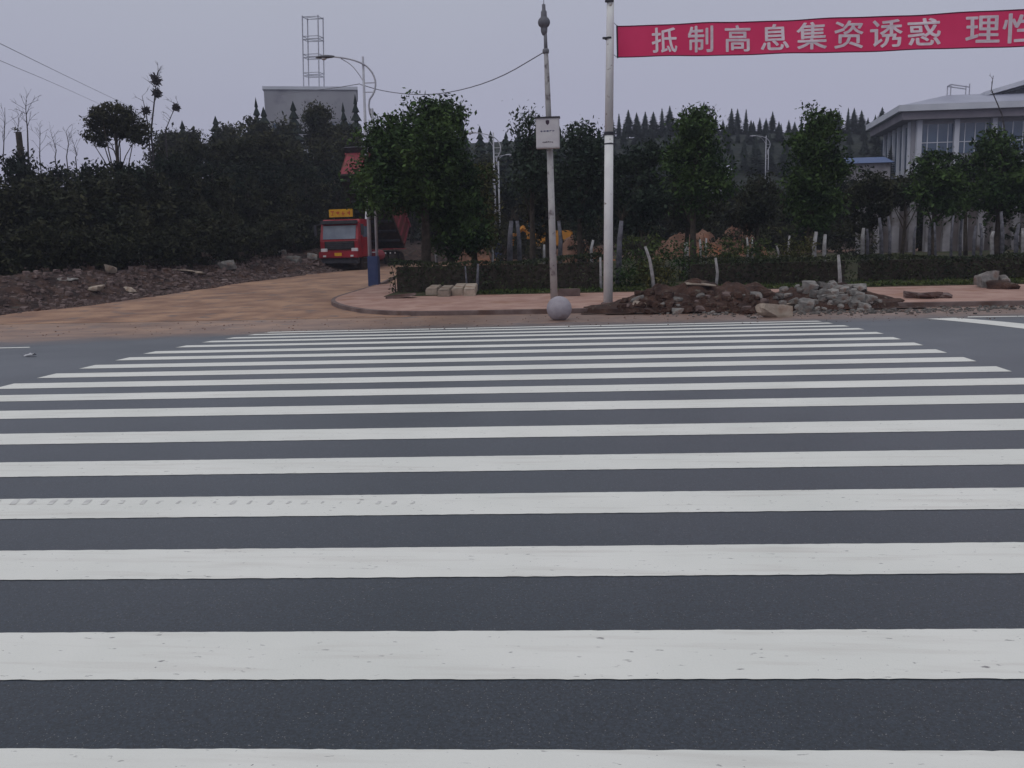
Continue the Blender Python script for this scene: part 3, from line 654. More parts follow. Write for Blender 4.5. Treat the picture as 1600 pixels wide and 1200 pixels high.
for k, (px, tp, Y) in enumerate(fr):
    ptree(px, tp+random.uniform(-8, 8), 42+random.uniform(-4, 6), 412, Y, 7000, 0.20, 'leaf_wood', 'dark bushy tree in the front row of the left wood, %s from the left' % ORD[k], lobes=6, trunk_r=0.13, clump=0.65, group='front row of trees in the wood', name='woodland_tree')
for k, px in enumerate(range(-20, 600, 34)):
    Y = float(np.interp(px, [0, 150, 300, 400, 500, 600], [34, 37.5, 43.5, 49, 58, 68]))
    shrub(px, 430, 34, 330+random.uniform(-15, 30), Y, 'leaf_wood', 'dark bush at the foot of the wood on the bank, %s from the left' % ORD[k], 2300, 0.17, group='dark bushes at the foot of the wood')
for k, (px, dy, Y, hf) in enumerate(((262, 2, 82, 30), (305, 6, 84, 26), (350, 0, 86, 34), (398, -4, 84, 30), (446, 2, 82, 28), (540, 4, 84, 24), (592, 0, 86, 30))):
    ptree(px, skyl(px)+dy, hf, 262, Y, 4500, 0.30, 'leaf_wood', 'rounded dark tree filling the skyline behind the left wood, %s from the left' % ORD[k], lobes=6, trunk_r=0.14, clump=0.8, group='rounded trees behind the left wood', name='woodland_tree')
# round topped tree and bare trees on the skyline
A = at(180, 200, 50); zb = float(tz(A.x, 50)); sc = 50/F
zz = lambda py: pz(180, py, 50)-zb
tree((A.x, 50), [(0, 0, zz(180), 33*sc, 1.2, 16*sc), (-24*sc, 0, zz(188), 22*sc, .9, 12*sc), (24*sc, 0, zz(196), 26*sc, .9, 13*sc), (-30*sc, 0, zz(212), 18*sc, .8, 14*sc), (8*sc, .2, zz(204), 28*sc, .8, 10*sc), (38*sc, 0, zz(214), 14*sc, .8, 12*sc)], 9500, 0.17, 'leaf_wood', 'tall round topped tree standing above the wood at the left', trunk_r=0.16, clump=0.4, nlimb=16)
def bare_tree(pts, Y, label, twigs=14, r=0.07, spread=26, group=None, nests=()):
    P = [at(px, py, Y) for px, py in pts]; b = P[0]; zb = float(tz(b.x, Y))
    root = empty('bare_tree', (b.x, Y, zb)); tag(root, label, 'bare tree', group)
    O = Vector((b.x, Y, zb)); L = [Vector((0, 0, -0.1))]+[p-O for p in P]
    mb = MB(); n = len(L); mb.tube(L, [r*(1.0-0.75*i/(n-1)) for i in range(n)], 6); mb.build('trunk', M['nest'], root)
    mb = MB(); sc = Y/F
    for i in range(twigs):
        k = random.uniform(0.45, 1)*(n-1); a = L[int(min(k, n-2))].lerp(L[int(min(k, n-2))+1], k-int(min(k, n-2)))
        an = random.uniform(-1.1, 1.1); ln = random.uniform(0.4, 1)*spread*sc
        e_ = a+Vector((math.sin(an)*ln, random.uniform(-.4, .4)*ln, math.cos(an)*ln)); q = limb(mb, a, e_, r*0.22, r*0.10, 0.12, 4, 5)
        for _ in range(2):
            an2 = an+random.uniform(-.7, .7); l2 = ln*.5; a2 = q[random.choice((2, 3))]
            limb(mb, a2, a2+Vector((math.sin(an2)*l2, random.uniform(-.3, .3)*l2, math.cos(an2)*l2)), r*0.13, r*0.08, 0.1, 3, 3)
    mb.build('twigs', M['nest'], root)
    for (px, py, rr) in nests:
        c = at(px, py, Y)-O; rr *= sc; mb = MB()
        for i in range(90):
            d = Vector([random.gauss(0, 1) for _ in range(3)]).normalized(); t = Vector([random.gauss(0, 1) for _ in range(3)]).normalized()
            p = c+d*rr*random.uniform(.2, .85); mb.tube([p-t*rr*.6, p+t*rr*.6], 0.028, 3, cap=False)
        mb.build('twig_ball', M['nest'], root)
    return root
bare_tree([(236, 205), (241, 160), (244, 130), (247, 110)], 52, 'bare tree carrying two dark twig balls above the wood', nests=((243, 125, 9), (245, 146, 7.5)), spread=22, twigs=13)
bare_tree([(232, 208), (229, 180), (222, 150)], 52.5, 'bare tree with one small dark twig ball beside the round topped tree', nests=((228, 173, 7),), spread=22, twigs=8, r=.06)
bare_tree([(258, 205), (268, 180), (278, 160)], 53, 'pale spindly bare tree leaning right above the wood', nests=((275, 168, 6),), spread=18, twigs=9, r=.05)
bare_tree([(44, 240), (43, 205), (41, 180), (40, 165)], 56, 'bare thin tree at the far left, tallest of the twiggy ones', spread=34, twigs=12, r=.07)
for k, (px, tp) in enumerate(((5, 168), (28, 185), (62, 205), (86, 215), (104, 205), (118, 222))):
    bare_tree([(px, 245), (px+random.uniform(-3, 3), tp+20), (px+random.uniform(-4, 4), tp)], 57, 'small leafless twiggy tree at the far left, %s of six from the left' % ORD[k], spread=24, twigs=9, r=.05, group='small leafless trees at the far left')
mb = MB(); A = at(32, 238, 55); zb = float(tz(A.x, 55))
st = empty('ivy_stump', (A.x, 55, zb)); tag(st, 'dark ivy covered broken trunk sticking up at the far left', 'tree trunk')
H = pz(32, 206, 55)-zb; mb.tube([(0, 0, 0), (0.05, 0, H*.5), (0, 0, H)], [0.22, 0.2, 0.18], 8); mb.build('trunk', M['bark'], st)
P, cc = crown_points([(0, 0, H*.55, .28, .28, H*.5)], 1800, .3, 30, .5); V, Fq = leaf_quads(P, .16); fast_mesh('ivy', V, Fq, M['leaf_wood'], st)
bare_tree([(1572, 215), (1566, 180), (1549, 140), (1552, 118)], 43.2, 'dead crooked twig rising over the tree near the right edge', spread=10, twigs=3, r=.05)

# conifers
def conifer_mesh(name, H=8.0, R=1.5, tiers=16, seed=0, n=11):
    rr = random.Random(seed); mb = MB(); 
    for i in range(tiers):
        t = i/(tiers-1); z = H*(0.06+0.90*t); r = R*(1-t)**0.85*rr.uniform(.85, 1.1)+0.10
        for j in range(n):
            a = 2*math.pi*(j+rr.random())/n; l = r*rr.uniform(.72, 1.15); dz = -0.10*l-rr.uniform(0, .10)
            wd = 0.20*l+0.10; c, s_ = math.cos(a), math.sin(a); hz = H/tiers*1.15
            mb.add([(0, 0, z+hz), (c*l*.55-s_*wd, s_*l*.55+c*wd, z+dz*.4), (c*l, s_*l, z+dz), (c*l*.55+s_*wd, s_*l*.55-c*wd, z+dz*.4)], [(0, 1, 2), (0, 2, 3), (1, 2, 3)])
    me = bpy.data.meshes.new(name); me.from_pydata(np.concatenate(mb.v), [], mb.f); me.materials.append(M['conifer']); return me
CM = [conifer_mesh('crown', 8, r, 17, s) for r, s in ((1.25, 1), (1.5, 2), (1.05, 3), (1.75, 4))]
tm = MB(); tm.tube([(0, 0, -.5), (0, 0, 7.6)], [.13, .03], 6, cap=False)
tme = bpy.data.meshes.new('trunk'); tme.from_pydata(np.concatenate(tm.v), [], tm.f); tme.materials.append(M['bark'])
def conifer(px, top, Y, label, group=None, k=None, fat=1.0):
    A = at(px, top, Y); zb = float(tz(A.x, Y)); H = A.z-zb; s = H/7.8
    r = empty('conifer', (A.x, Y, zb), random.uniform(0, 6)); tag(r, label, 'conifer', group)
    for nm, me in (('crown', CM[k if k is not None else random.randrange(4)]), ('trunk', tme)):
        o = bpy.data.objects.new(nm, me); COL.objects.link(o); o.parent = r; o.scale = (s*fat, s*fat, s)
    return r
x = 955
while x < 1395:
    base = np.interp(x, [955, 1010, 1150, 1230, 1370], [180, 176, 176, 182, 178])
    conifer(x, base+random.choice((-9, -5, 0, 2, 6, 9, 12)), 152+random.uniform(-4, 4), 'dark conifer spire on the ridge behind the park trees', 'conifers along the right ridge', fat=random.uniform(1.5, 2.1))
    x += random.uniform(9, 15)
for row, (dy, Y) in enumerate(((18, 141), (36, 131), (52, 122))):
    x = 950+row*5
    while x < 1400:
        conifer(x, 178+dy+random.uniform(-7, 7), Y+random.uniform(-3, 3), 'dark conifer lower on the slope below the right ridge', 'conifers on the slope below the ridge', fat=2.1)
        x += random.uniform(17, 26)
x = 285; k = -1
while x < 600:
    k += 1
    conifer(x, skyl(x)+random.uniform(-6, 6), 92+random.uniform(-5, 5), 'dark conifer tip behind the left wood by the pale building, %s from the left' % ORD[k], 'conifers behind the left wood', fat=1.6)
    x += random.uniform(34, 80)
for k, (px, tp, Y, f_) in enumerate(((400, 163, 90, .8), (555, 158, 88, .9), (536, 170, 88, .8))):
    conifer(px, tp, Y, ('taller narrow conifer left of the pale building', 'tall narrow conifer before the right corner of the pale building', 'tall narrow conifer before the pale building, inward of its right corner')[k], 'taller conifers beside the pale building', k=1, fat=f_)
conifer(720, 168, 84, 'lone pointed conifer between the large dark tree and the cabinet pole', k=0, fat=.85)
x = 690; k = -1
while x < 950:
    k += 1
    conifer(x, 206+random.uniform(-6, 10), 96+random.uniform(-5, 5), 'dark conifer in the gap behind the two poles, %s from the left' % ORD[k], 'conifers behind the two poles', fat=1.5)
    x += random.uniform(15, 24)
# dark shrubby crown against the pale building
ptree(495, 154, 32, 245, 78, 7000, 0.26, 'leaf_wood', 'dark rounded tree standing before the pale building on the hill', lobes=4, trunk_r=.16, clump=.7)

# ------------------------------------------------------------------ buildings
def building_left():
    Y = 150.0; A = at(416, 143, Y); B = at(555, 143, Y); z1 = A.z; zg = float(tz((A.x+B.x)/2, Y))-3
    W = B.x-A.x; H = z1-zg; r = empty('building', ((A.x+B.x)/2, Y, zg), 0.25); tag(r, 'plain pale grey block building on the hill under the lattice mast', 'building')
    mb = MB(); mb.box((0, 6, H/2), (W, 12, H)); mb.build('wall', M['wall_pale'], r)
    mb = MB(); mb.box((0, 6, H+.25), (W+.4, 12.4, .5)); mb.build('parapet', M['wall_white'], r)
    for i in range(5):
        for j in range(2):
            mb = MB(); mb.box((-W/2+1.6+i*(W-3.2)/4, -.02, H-6.0-j*3.2), (1.1, .12, 1.2)); mb.build('window', M['curtain'], r)
    # lattice mast
    Ym = 156; P0 = at(489, 143, Ym); T0 = at(487, 26, Ym); zb = P0.z-.5
    m_ = empty('lattice_mast', (P0.x, Ym, zb)); tag(m_, 'slender open steel lattice mast standing on the pale building', 'mast')
    Hh = T0.z-zb; hw = 1.35; lean = T0.x-P0.x; cs = [(-hw, -.9), (hw, -.9), (hw*1.25, .9), (-hw*.75, .9)]
    for c in cs:
        mb = MB(); mb.tube([(c[0], c[1], 0), (c[0]+lean, c[1], Hh)], .11, 5); mb.build('leg', M['lamp_paint'], m_)
    for k, t in enumerate((.235, .47, .70, .985)):
        mb = MB(); dz_ = .5 if k < 3 else 0; q = [Vector((c[0]+lean*t, c[1], Hh*t)) for c in cs]
        for i in range(4):
            mb.tube([q[i], q[(i+1) % 4]], .07, 4)
            if dz_: mb.tube([q[i]+Vector((0, 0, dz_)), q[(i+1) % 4]+Vector((0, 0, dz_))], .07, 4)
        mb.tube([q[0], q[2]], .05, 4)
        mb.build('cross_frame', M['lamp_paint'], m_)
building_left()
def building_right():
    # near corner of the eaves and its directions
    C = at(1405, 169, 110); Tp = at(1353, 195, 128); z = C.z; Tp.z = z; R = Vector((C.x+46, 110.0, z))
    zg = float(tz(C.x, 112))-1
    r = empty('station_building', (C.x, C.y, zg)); tag(r, 'big white modern building with wide overhanging swept roof at the right', 'building')
    O = Vector((C.x, C.y, zg)); zf = z-zg
    side = (Tp-C); sl_ = side.length; sd_ = side.normalized(); fr_ = Vector((1, 0, 0))
    def P(u, v, h): q = fr_*u+sd_*v; return (q.x, q.y, h)
    L = 46.0; D = sl_
    def slab(name, pts, h0, h1, mt, par=r):
        mb = MB(); n = len(pts); mb.add([P(u, v, h0) for u, v in pts]+[P(u, v, h1) for u, v in pts], [tuple(range(n))[::-1], tuple(range(n, 2*n))]+[(i, (i+1) % n, n+(i+1) % n, n+i) for i in range(n)])
        return mb.build(name, mt, par)
    slab('fascia', [(0, 0), (L, 0), (L, D), (0, D)], zf-.35, zf+.35, M['wall_white'])
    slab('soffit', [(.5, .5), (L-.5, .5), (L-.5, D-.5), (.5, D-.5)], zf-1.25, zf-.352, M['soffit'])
    # main hipped roof
    mb = MB(); a = [P(.3, .3, zf+.352), P(L-.3, .3, zf+.352), P(L-.3, D-.3, zf+.352), P(.3, D-.3, zf+.352), P(7.5, 8, zf+2.4), P(L-5, 8, zf+2.4), P(L-5, D-7, zf+2.4), P(7.5, D-7, zf+2.4)]
    mb.add(a, [(0, 1, 5, 4), (1, 2, 6, 5), (2, 3, 7, 6), (3, 0, 4, 7), (4, 5, 6, 7)]); mb.build('roof', M['roof_grey'], r)
    # swept upper roof with a pale lip and dark underside
    mb = MB(); u0, u1 = 11.5, 30
    mb.add([P(u0, 6.5, zf+1.95), P(u1, 5.5, zf+6.6), P(u1, 16, zf+6.6), P(u0, 14, zf+1.95), P(u0, 6.5, zf+2.45), P(u1, 5.5, zf+7.3), P(u1, 16, zf+7.3), P(u0, 14, zf+2.45)], [(0, 3, 2, 1), (4, 5, 6, 7), (0, 1, 5, 4), (1, 2, 6, 5), (2, 3, 7, 6), (3, 0, 4, 7)])
    mb.build('upper_roof', M['wall_white'], r)
    mb = MB(); mb.add([P(u0+1, 7.2, zf+1.9), P(u1, 7.2, zf+2.0), P(u1, 7.2, zf+6.5)], [(0, 1, 2)]); mb.add([P(u0+1, 7.5, zf+1.9), P(u1, 7.5, zf+2.0), P(u1, 7.5, zf+6.5)], [(0, 2, 1)]); mb.build('gable_wall', M['dark'], r)
    # roof frame box
    mb = MB()
    for u in (7.8, 10.0):
        for v in (7.6, 9): mb.tube([P(u, v, zf+2.2), P(u, v, zf+3.6)], .07, 5)
    mb.tube([P(7.8, 7.6, zf+3.6), P(10, 7.6, zf+3.2)], .08, 5); mb.tube([P(7.8, 9, zf+3.6), P(10, 9, zf+3.2)], .08, 5); mb.tube([P(7.8, 7.6, zf+3.6), P(7.8, 9, zf+3.6)], .08, 5)
    mb.build('roof_frame', M['lamp_paint'], r)
    # walls set back under the eaves
    w0 = 2.0
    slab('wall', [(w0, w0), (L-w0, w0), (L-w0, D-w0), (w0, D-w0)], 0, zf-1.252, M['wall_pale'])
    for i in range(10):
        u = w0+1.0+i*4.2
        mb = MB(); q = P(u+1.9, w0-.06, zf-3.4); mb.box((q[0], q[1], q[2]), (3.5, .14, 3.4))
        wn = mb.build('window', M['curtain'], r)
        mb = MB()
        for j in range(3): mb.box((q[0]-1.15+j*1.15, q[1]-.1, q[2]), (.09, .08, 3.4))
        mb.box((q[0], q[1]-.1, q[2]-.4), (3.5, .07, .09)); mb.build('mullions', M['wall_white'], wn)
        mb = MB(); q = P(u-.25, w0-.3, 0); mb.box((q[0], q[1], (zf-1.26)/2), (.55, .55, zf-1.26)); mb.build('pillar', M['wall_white'], r)
    nrm = Vector((-sd_.y, sd_.x, 0)) if Vector((-sd_.y, sd_.x, 0)).x < 0 else Vector((sd_.y, -sd_.x, 0))
    ang = math.atan2(sd_.y, sd_.x)
    for i in range(6):
        v = w0+.6+i*2.5; b_ = Vector(P(w0, v, 0))+nrm*.12
        mb = MB(); mb.box((b_.x, b_.y, (zf-1.3)/2), (.45, .3, zf-1.3), rz=ang); mb.build('pillar', M['wall_white'], r)
        b_ = Vector(P(w0, v+1.25, 0))+nrm*.04; mb = MB(); mb.box((b_.x, b_.y, zf-4.2), (1.3, .1, 4.8), rz=ang); mb.build('window', M['curtain'], r)
    slab('entrance_block', [(w0+9.8, -1.0), (w0+26, -1.0), (w0+26, w0-.4), (w0+9.8, w0-.4)], 0, zf-6.2, M['wall_white'])
building_right()
# blue sheet roofed shed behind the park
A = at(1318, 247, 95); B = at(1392, 247, 95); z = A.z; zg = float(tz(A.x, 95)); sh = empty('shed', ((A.x+B.x)/2, 95, zg)); tag(sh, 'long low shed with bright blue roof left of the white building', 'shed')
W = B.x-A.x; mb = MB(); mb.box((0, 3, (z-zg)/2-.3), (W, 6, z-zg-.6)); mb.build('wall', M['wall_dull'], sh)
mb = MB(); h = z-zg; mb.add([(-W/2-.3, -.4, h-.58), (W/2+.3, -.4, h-.58), (W/2+.3, 3, h+.25), (-W/2-.3, 3, h+.25), (W/2+.3, 6.4, h-.58), (-W/2-.3, 6.4, h-.58)], [(0, 1, 2, 3), (3, 2, 4, 5), (0, 5, 4, 1), (0, 3, 5), (1, 4, 2)]); mb.build('roof', M['blueroof'], sh)
# low white houses seen in the gap at 1130,270
A = at(1120, 266, 100); zg = float(tz(A.x, 100)); z = A.z; hs_ = empty('house', (A.x, 100, zg)); tag(hs_, 'tiny pale house glimpsed on the slope under the far street lamp', 'house')
mb = MB(); mb.box((0, 2, (z-zg)/2), (2.6, 4, z-zg)); mb.build('wall', M['wall_white'], hs_)
mb = MB(); h = z-zg; mb.add([(-1.6, -.3, h), (1.6, -.3, h), (1.6, 2, h+.7), (-1.6, 2, h+.7), (1.6, 4.3, h), (-1.6, 4.3, h)], [(0, 1, 2, 3), (3, 2, 4, 5), (0, 5, 4, 1), (0, 3, 5), (1, 4, 2)]); mb.build('roof', M['roof_grey'], hs_)
mb = MB(); mb.box((.3, -.02, h-.8), (.6, .08, .6)); mb.build('window', M['curtain'], hs_)

# pale panel wall behind the trees at the right
A = at(1345, 322, 56); B = at(1640, 318, 56); zt = A.z; zg = float(tz(A.x+3, 56))
wl_ = empty('panel_wall', ((A.x+B.x)/2, 56, zg)); tag(wl_, 'pale grey panelled wall with piers glimpsed between tree trunks at the right', 'wall')
L = B.x-A.x; H = zt-zg; n = 11
for i in range(n+1):
    mb = MB(); mb.box((-L/2+L*i/n, -.08, H/2), (.42, .5, H)); mb.build('pier', M['wall_dull'], wl_)
for i in range(n):
    if i in (3,): continue
    mb = MB(); mb.box((-L/2+L*(i+.5)/n, .05, H*.44), (L/n-.42, .16, H*.88)); mb.build('panel', M['fence_post'], wl_)
mb = MB(); mb.box((0, 0, H+.1), (L+.6, .62, .2)); mb.build('coping', M['wall_dull'], wl_)

# bare clay heaps seen between the trunks
HEAPS = []
def surf(x, y):
    z = float(gz(x, y))
    for (x0, y0, zb, hw, dp, h) in HEAPS:
        u = (x-x0)/hw; v = (y-y0)/dp
        if abs(u) < 1 and abs(v) < 1: z = max(z, zb+float(h[int((v+1)/2*(h.shape[0]-1)), int((u+1)/2*(h.shape[1]-1))]))
    return z
def heap(name, cx, base, half, top, Y, mt, label, cat='earth heap', amp=.25, depth=None, rough=.6, cell=.14, seed=0, kind=None):
    A = at(cx, base, Y); x0 = A.x; zb = float(tz(x0, Y))+(KH if (Y < 57 and x0 > -4 and Y > 25) else 0)
    H = pz(cx, top, Y)-zb; hw = half*Y/F; dp = depth or hw*.6; n = int(2*hw/cell)+1; m2 = int(2*dp/cell)+1
    X, Yg = np.meshgrid(np.linspace(-hw, hw, max(n, 12)), np.linspace(-dp, dp, max(m2, 10)))
    rr = np.sqrt((X/hw)**2+(Yg/dp)**2); e_ = 0.28*(vnoise(X+seed*3, Yg, hw*.35, seed)-.5)
    h = H*np.clip(1-sstep(.1, 1.0, rr+e_), 0, 1)
    h = h*(0.75+.5*vnoise(X+seed, Yg, .55, seed+2))+amp*H*(vnoise(X, Yg, .22, seed+5)-.5)*sstep(1.0, .7, rr)+.05*H*(vnoise(X, Yg, .09, seed+7)-.5)
    h = np.where(rr >= .98, -.12, np.maximum(h, -.05))
    HEAPS.append((x0, Y, zb, hw, dp, h))
    ny, nx = X.shape; idx = np.arange(nx*ny).reshape(ny, nx)
    fs = np.stack([idx[:-1, :-1], idx[:-1, 1:], idx[1:, 1:], idx[1:, :-1]], -1).reshape(-1, 4)
    mb = MB(); mb.add(np.stack([X, Yg, h], -1).reshape(-1, 3), fs)
    o = mb.build(name, mt, smooth=False); o.location = (x0, Y, zb); tag(o, label, cat)
    return o
heap('clay_heap', 1070, 388, 80, 362, 56, M['clay'], 'sandy clay heap glimpsed below the tall ragged tree', seed=1)
heap('clay_heap', 1150, 388, 62, 354, 56.4, M['clay'], 'reddish clay heap glimpsed right of the sandy one', seed=2)
heap('clay_heap', 905, 398, 62, 374, 54, M['clay'], 'bright sandy heap glimpsed between the two poles', seed=3)
heap('clay_heap', 748, 405, 48, 376, 54, M['clay'], 'red brown heap glimpsed beside the second street lamp', seed=4)
heap('clay_heap', 480, 430, 55, 368, 60, M['mud'], 'dark red earth slope rising just left of the truck', seed=5)

# small excavator glimpsed behind the cabinet pole (only yellow-orange panels show)
def excavator():
    A = at(857, 395, 60); zg = float(tz(A.x, 60)); r = empty('excavator', (A.x, 60, zg)); tag(r, 'orange yellow excavator mostly hidden behind trunks by the cabinet pole', 'excavator')
    for s in (-1, 1):
        mb = MB(); prof = []
        for i in range(14):
            a = 2*math.pi*i/14; prof.append((math.cos(a)*.4+(1.1 if math.cos(a) > 0 else -1.1), math.sin(a)*.38+.4))
        V = [(x, s*.95-.25, z) for x, z in prof]+[(x, s*.95+.25, z) for x, z in prof]; k = len(prof)
        mb.add(V, [tuple(range(k)), tuple(range(2*k-1, k-1, -1))]+[(i, k+i, k+(i+1) % k, (i+1) % k) for i in range(k)]); mb.build('track', M['tyre'], r)
    mb = MB(); mb.box((.3, 0, 1.45), (2.6, 2.1, 1.0)); mb.build('body', M['digger'], r, bevel=.08)
    mb = MB(); mb.box((-.8, -.55, 2.2), (1.2, 1.0, 1.5), taper=.88); c = mb.build('cab', M['digger'], r, bevel=.05)
    mb = MB(); mb.box((-.8, -1.07, 2.35), (.9, .04, .9)); mb.build('window', M['glass'], c)
    mb = MB(); mb.tube([(-.9, .5, 1.7), (-1.7, .5, 2.2), (-2.4, .5, 1.7)], [.2, .22, .16], 6); mb.build('boom', M['digger'], r)
    mb = MB(); mb.tube([(-2.4, .5, 1.7), (-2.5, .5, .9)], [.18, .12], 6); mb.build('stick', M['digger'], r)
    mb = MB(); mb.box((-2.5, .5, .5), (.8, .9, .7), taper=1.15); mb.build('bucket', M['tyre'], r)
excavator()

# ------------------------------------------------------------------ poles and lamps
def banner_pole():
    Y = 26.2; B = at(950, 478, Y); zb = float(gz(B.x, Y))+KH; T = at(954.5, -60, Y); T2 = at(951.5, 208, Y); r = empty('banner_pole', (B.x, Y, zb)); tag(r, 'tall white steel pole holding the left end of the red banner', 'pole')
    O = Vector((B.x, Y, zb)); t = T-O; m2 = T2-O
    mb = MB(); mb.tube([(0, 0, -.1), m2*.5, m2], [.135, .128, .122], 20); mb.build('lower_shaft', M['white_pole'], r, smooth=True)
    mb = MB(); mb.tube([m2+Vector((0, 0, .03)), m2.lerp(t, .5), t], [.118, .108, .095], 20); mb.build('upper_shaft', M['white_pole'], r, smooth=True)
    for py, rad, h in ((209, .135, .09), (225, .128, .04), (60, .12, .05)):
        c = at(951.5, py, Y)-O; mb = MB(); mb.lathe((c.x, c.y, c.z), [(rad, -h/2), (rad, h/2)], 18); b = mb.build('band', M['dark'], r, smooth=False)
        if py == 60: mb = MB(); mb.box((c.x-.10, c.y-.06, c.z), (.16, .07, .05)); mb.build('bolt', M['dark'], b)
    c = at(952, 1, Y)-O; mb = MB(); mb.box((c.x, c.y-.09, c.z), (.24, .10, .12)); mb.build('clamp', M['dark'], r, bevel=.01)
    mb = MB(); mb.lathe((0, 0, 0), [(.21, -.05), (.20, .03), (.15, .05)], 20); mb.build('base_collar', M['kerb'], r)
    return O
banner_pole()
def cabinet_pole():
    Y = 27.6; B = at(866, 467, Y); zb = float(gz(B.x, Y))+KH; O = Vector((B.x, Y, zb))
    r = empty('cabinet_pole', O); tag(r, 'leaning grey pole with a ball finial and a square grey cabinet', 'pole')
    def L(px, py, dy=0): return at(px, py, Y)-O+Vector((0, dy, 0))
    a = L(859, 230); b = L(854, 100); c = L(852, 52); s1 = L(855.5, 140)
    mb = MB(); mb.tube([(0, 0, -.1), Vector((0, 0, 0)).lerp(a, .5), a], [.112, .104, .092], 16); mb.build('lower_shaft', M['grey_pole'], r, smooth=True)
    mb = MB(); mb.tube([a, s1, b, L(853, 80)], [.088, .080, .068, .064], 14); mb.build('upper_shaft', M['grey_pole'], r, smooth=True)
    mb = MB(); mb.tube([L(853, 80), c], [.055, .05], 12); mb.build('neck', M['darkgrey'], r, smooth=True)
    q = L(852.8, 80); mb = MB(); mb.lathe(q, [(.03, -.09), (.09, -.06), (.10, 0), (.09, .06), (.03, .09)], 14); mb.build('cable_clamp', M['darkgrey'], r, smooth=True)
    q = L(850, 35); mb = MB(); prof = [(.05, -.36), (.09, -.28), (.10, -.2)]+[(.18*math.cos(t), .17*math.sin(t)) for t in np.linspace(-1.0, 1.0, 9)]+[(.09, .17), (.085, .30), (.055, .34), (.05, .5)]
    mb.lathe(q, prof, 18); mb.build('ball_finial', M['darkgrey'], r, smooth=True)
    mb = MB(); mb.tube([q+Vector((0, 0, .48)), q+Vector((.01, 0, .82))], [.012, .004], 6); mb.build('spike', M['darkgrey'], r)
    # cabinet
    cc = L(856.5, 210); W_ = 35*Y/F; H_ = 44*Y/F
    mb = MB(); mb.box((cc.x, cc.y-.22, cc.z), (W_, .26, H_)); cb = mb.build('cabinet', M['box'], r, bevel=.012)
    mb = MB(); mb.box((cc.x, cc.y-.23, cc.z+H_/2+.015), (W_+.05, .34, .03)); mb.build('hood', M['dark'], cb)
    mb = MB(); mb.box((cc.x, cc.y-.353, cc.z), (W_-.06, .012, H_-.07)); mb.build('door', M['box'], cb)
    fy = cc.y-.3615
    mb = MB(); e_ = [(-.055, .06), (-.05, -.02), (0, -.075), (.05, -.02), (.055, .06), (0, .075)]
    mb.add([(cc.x-.0+x, fy, cc.z+H_*.34+z) for x, z in e_]+[(cc.x+x, fy+.006, cc.z+H_*.34+z) for x, z in e_], [tuple(range(6)), tuple(range(11, 5, -1))]+[(i, 6+i, 6+(i+1) % 6, (i+1) % 6) for i in range(6)]); mb.build('emblem', M['ink_dark'], cb)
    # the lettering is too small to read in the photograph: rows of stroke marks of the same size
    rr = random.Random(4)
    for (zc, hh, n, wd, mt, nm) in ((H_*.06, .055, 5, .088, 'ink', 'lettering'), (-H_*.30, .042, 6, .055, 'ink_dark', 'small_lettering')):
        mb = MB()
        for i in range(n):
            gx_ = cc.x+(i-(n-1)/2)*wd
            for _ in range(3):
                if rr.random() < .5: mb.box((gx_+rr.uniform(-.25, .25)*wd, fy+.001*rr.random(), cc.z+zc), (.012, .004, hh*rr.uniform(.6, 1)))
                else: mb.box((gx_, fy-.002+.001*rr.random(), cc.z+zc+rr.uniform(-.4, .4)*hh), (wd*.72, .004, .012))
        mb.build(nm, M[mt], cb)
    for s in (-.25, .25):
        mb = MB(); mb.box((cc.x, cc.y-.05, cc.z+s), (.26, .14, .05)); mb.build('bracket', M['dark'], cb)
    return at(852.5, 80, Y)
CLAMP = cabinet_pole()

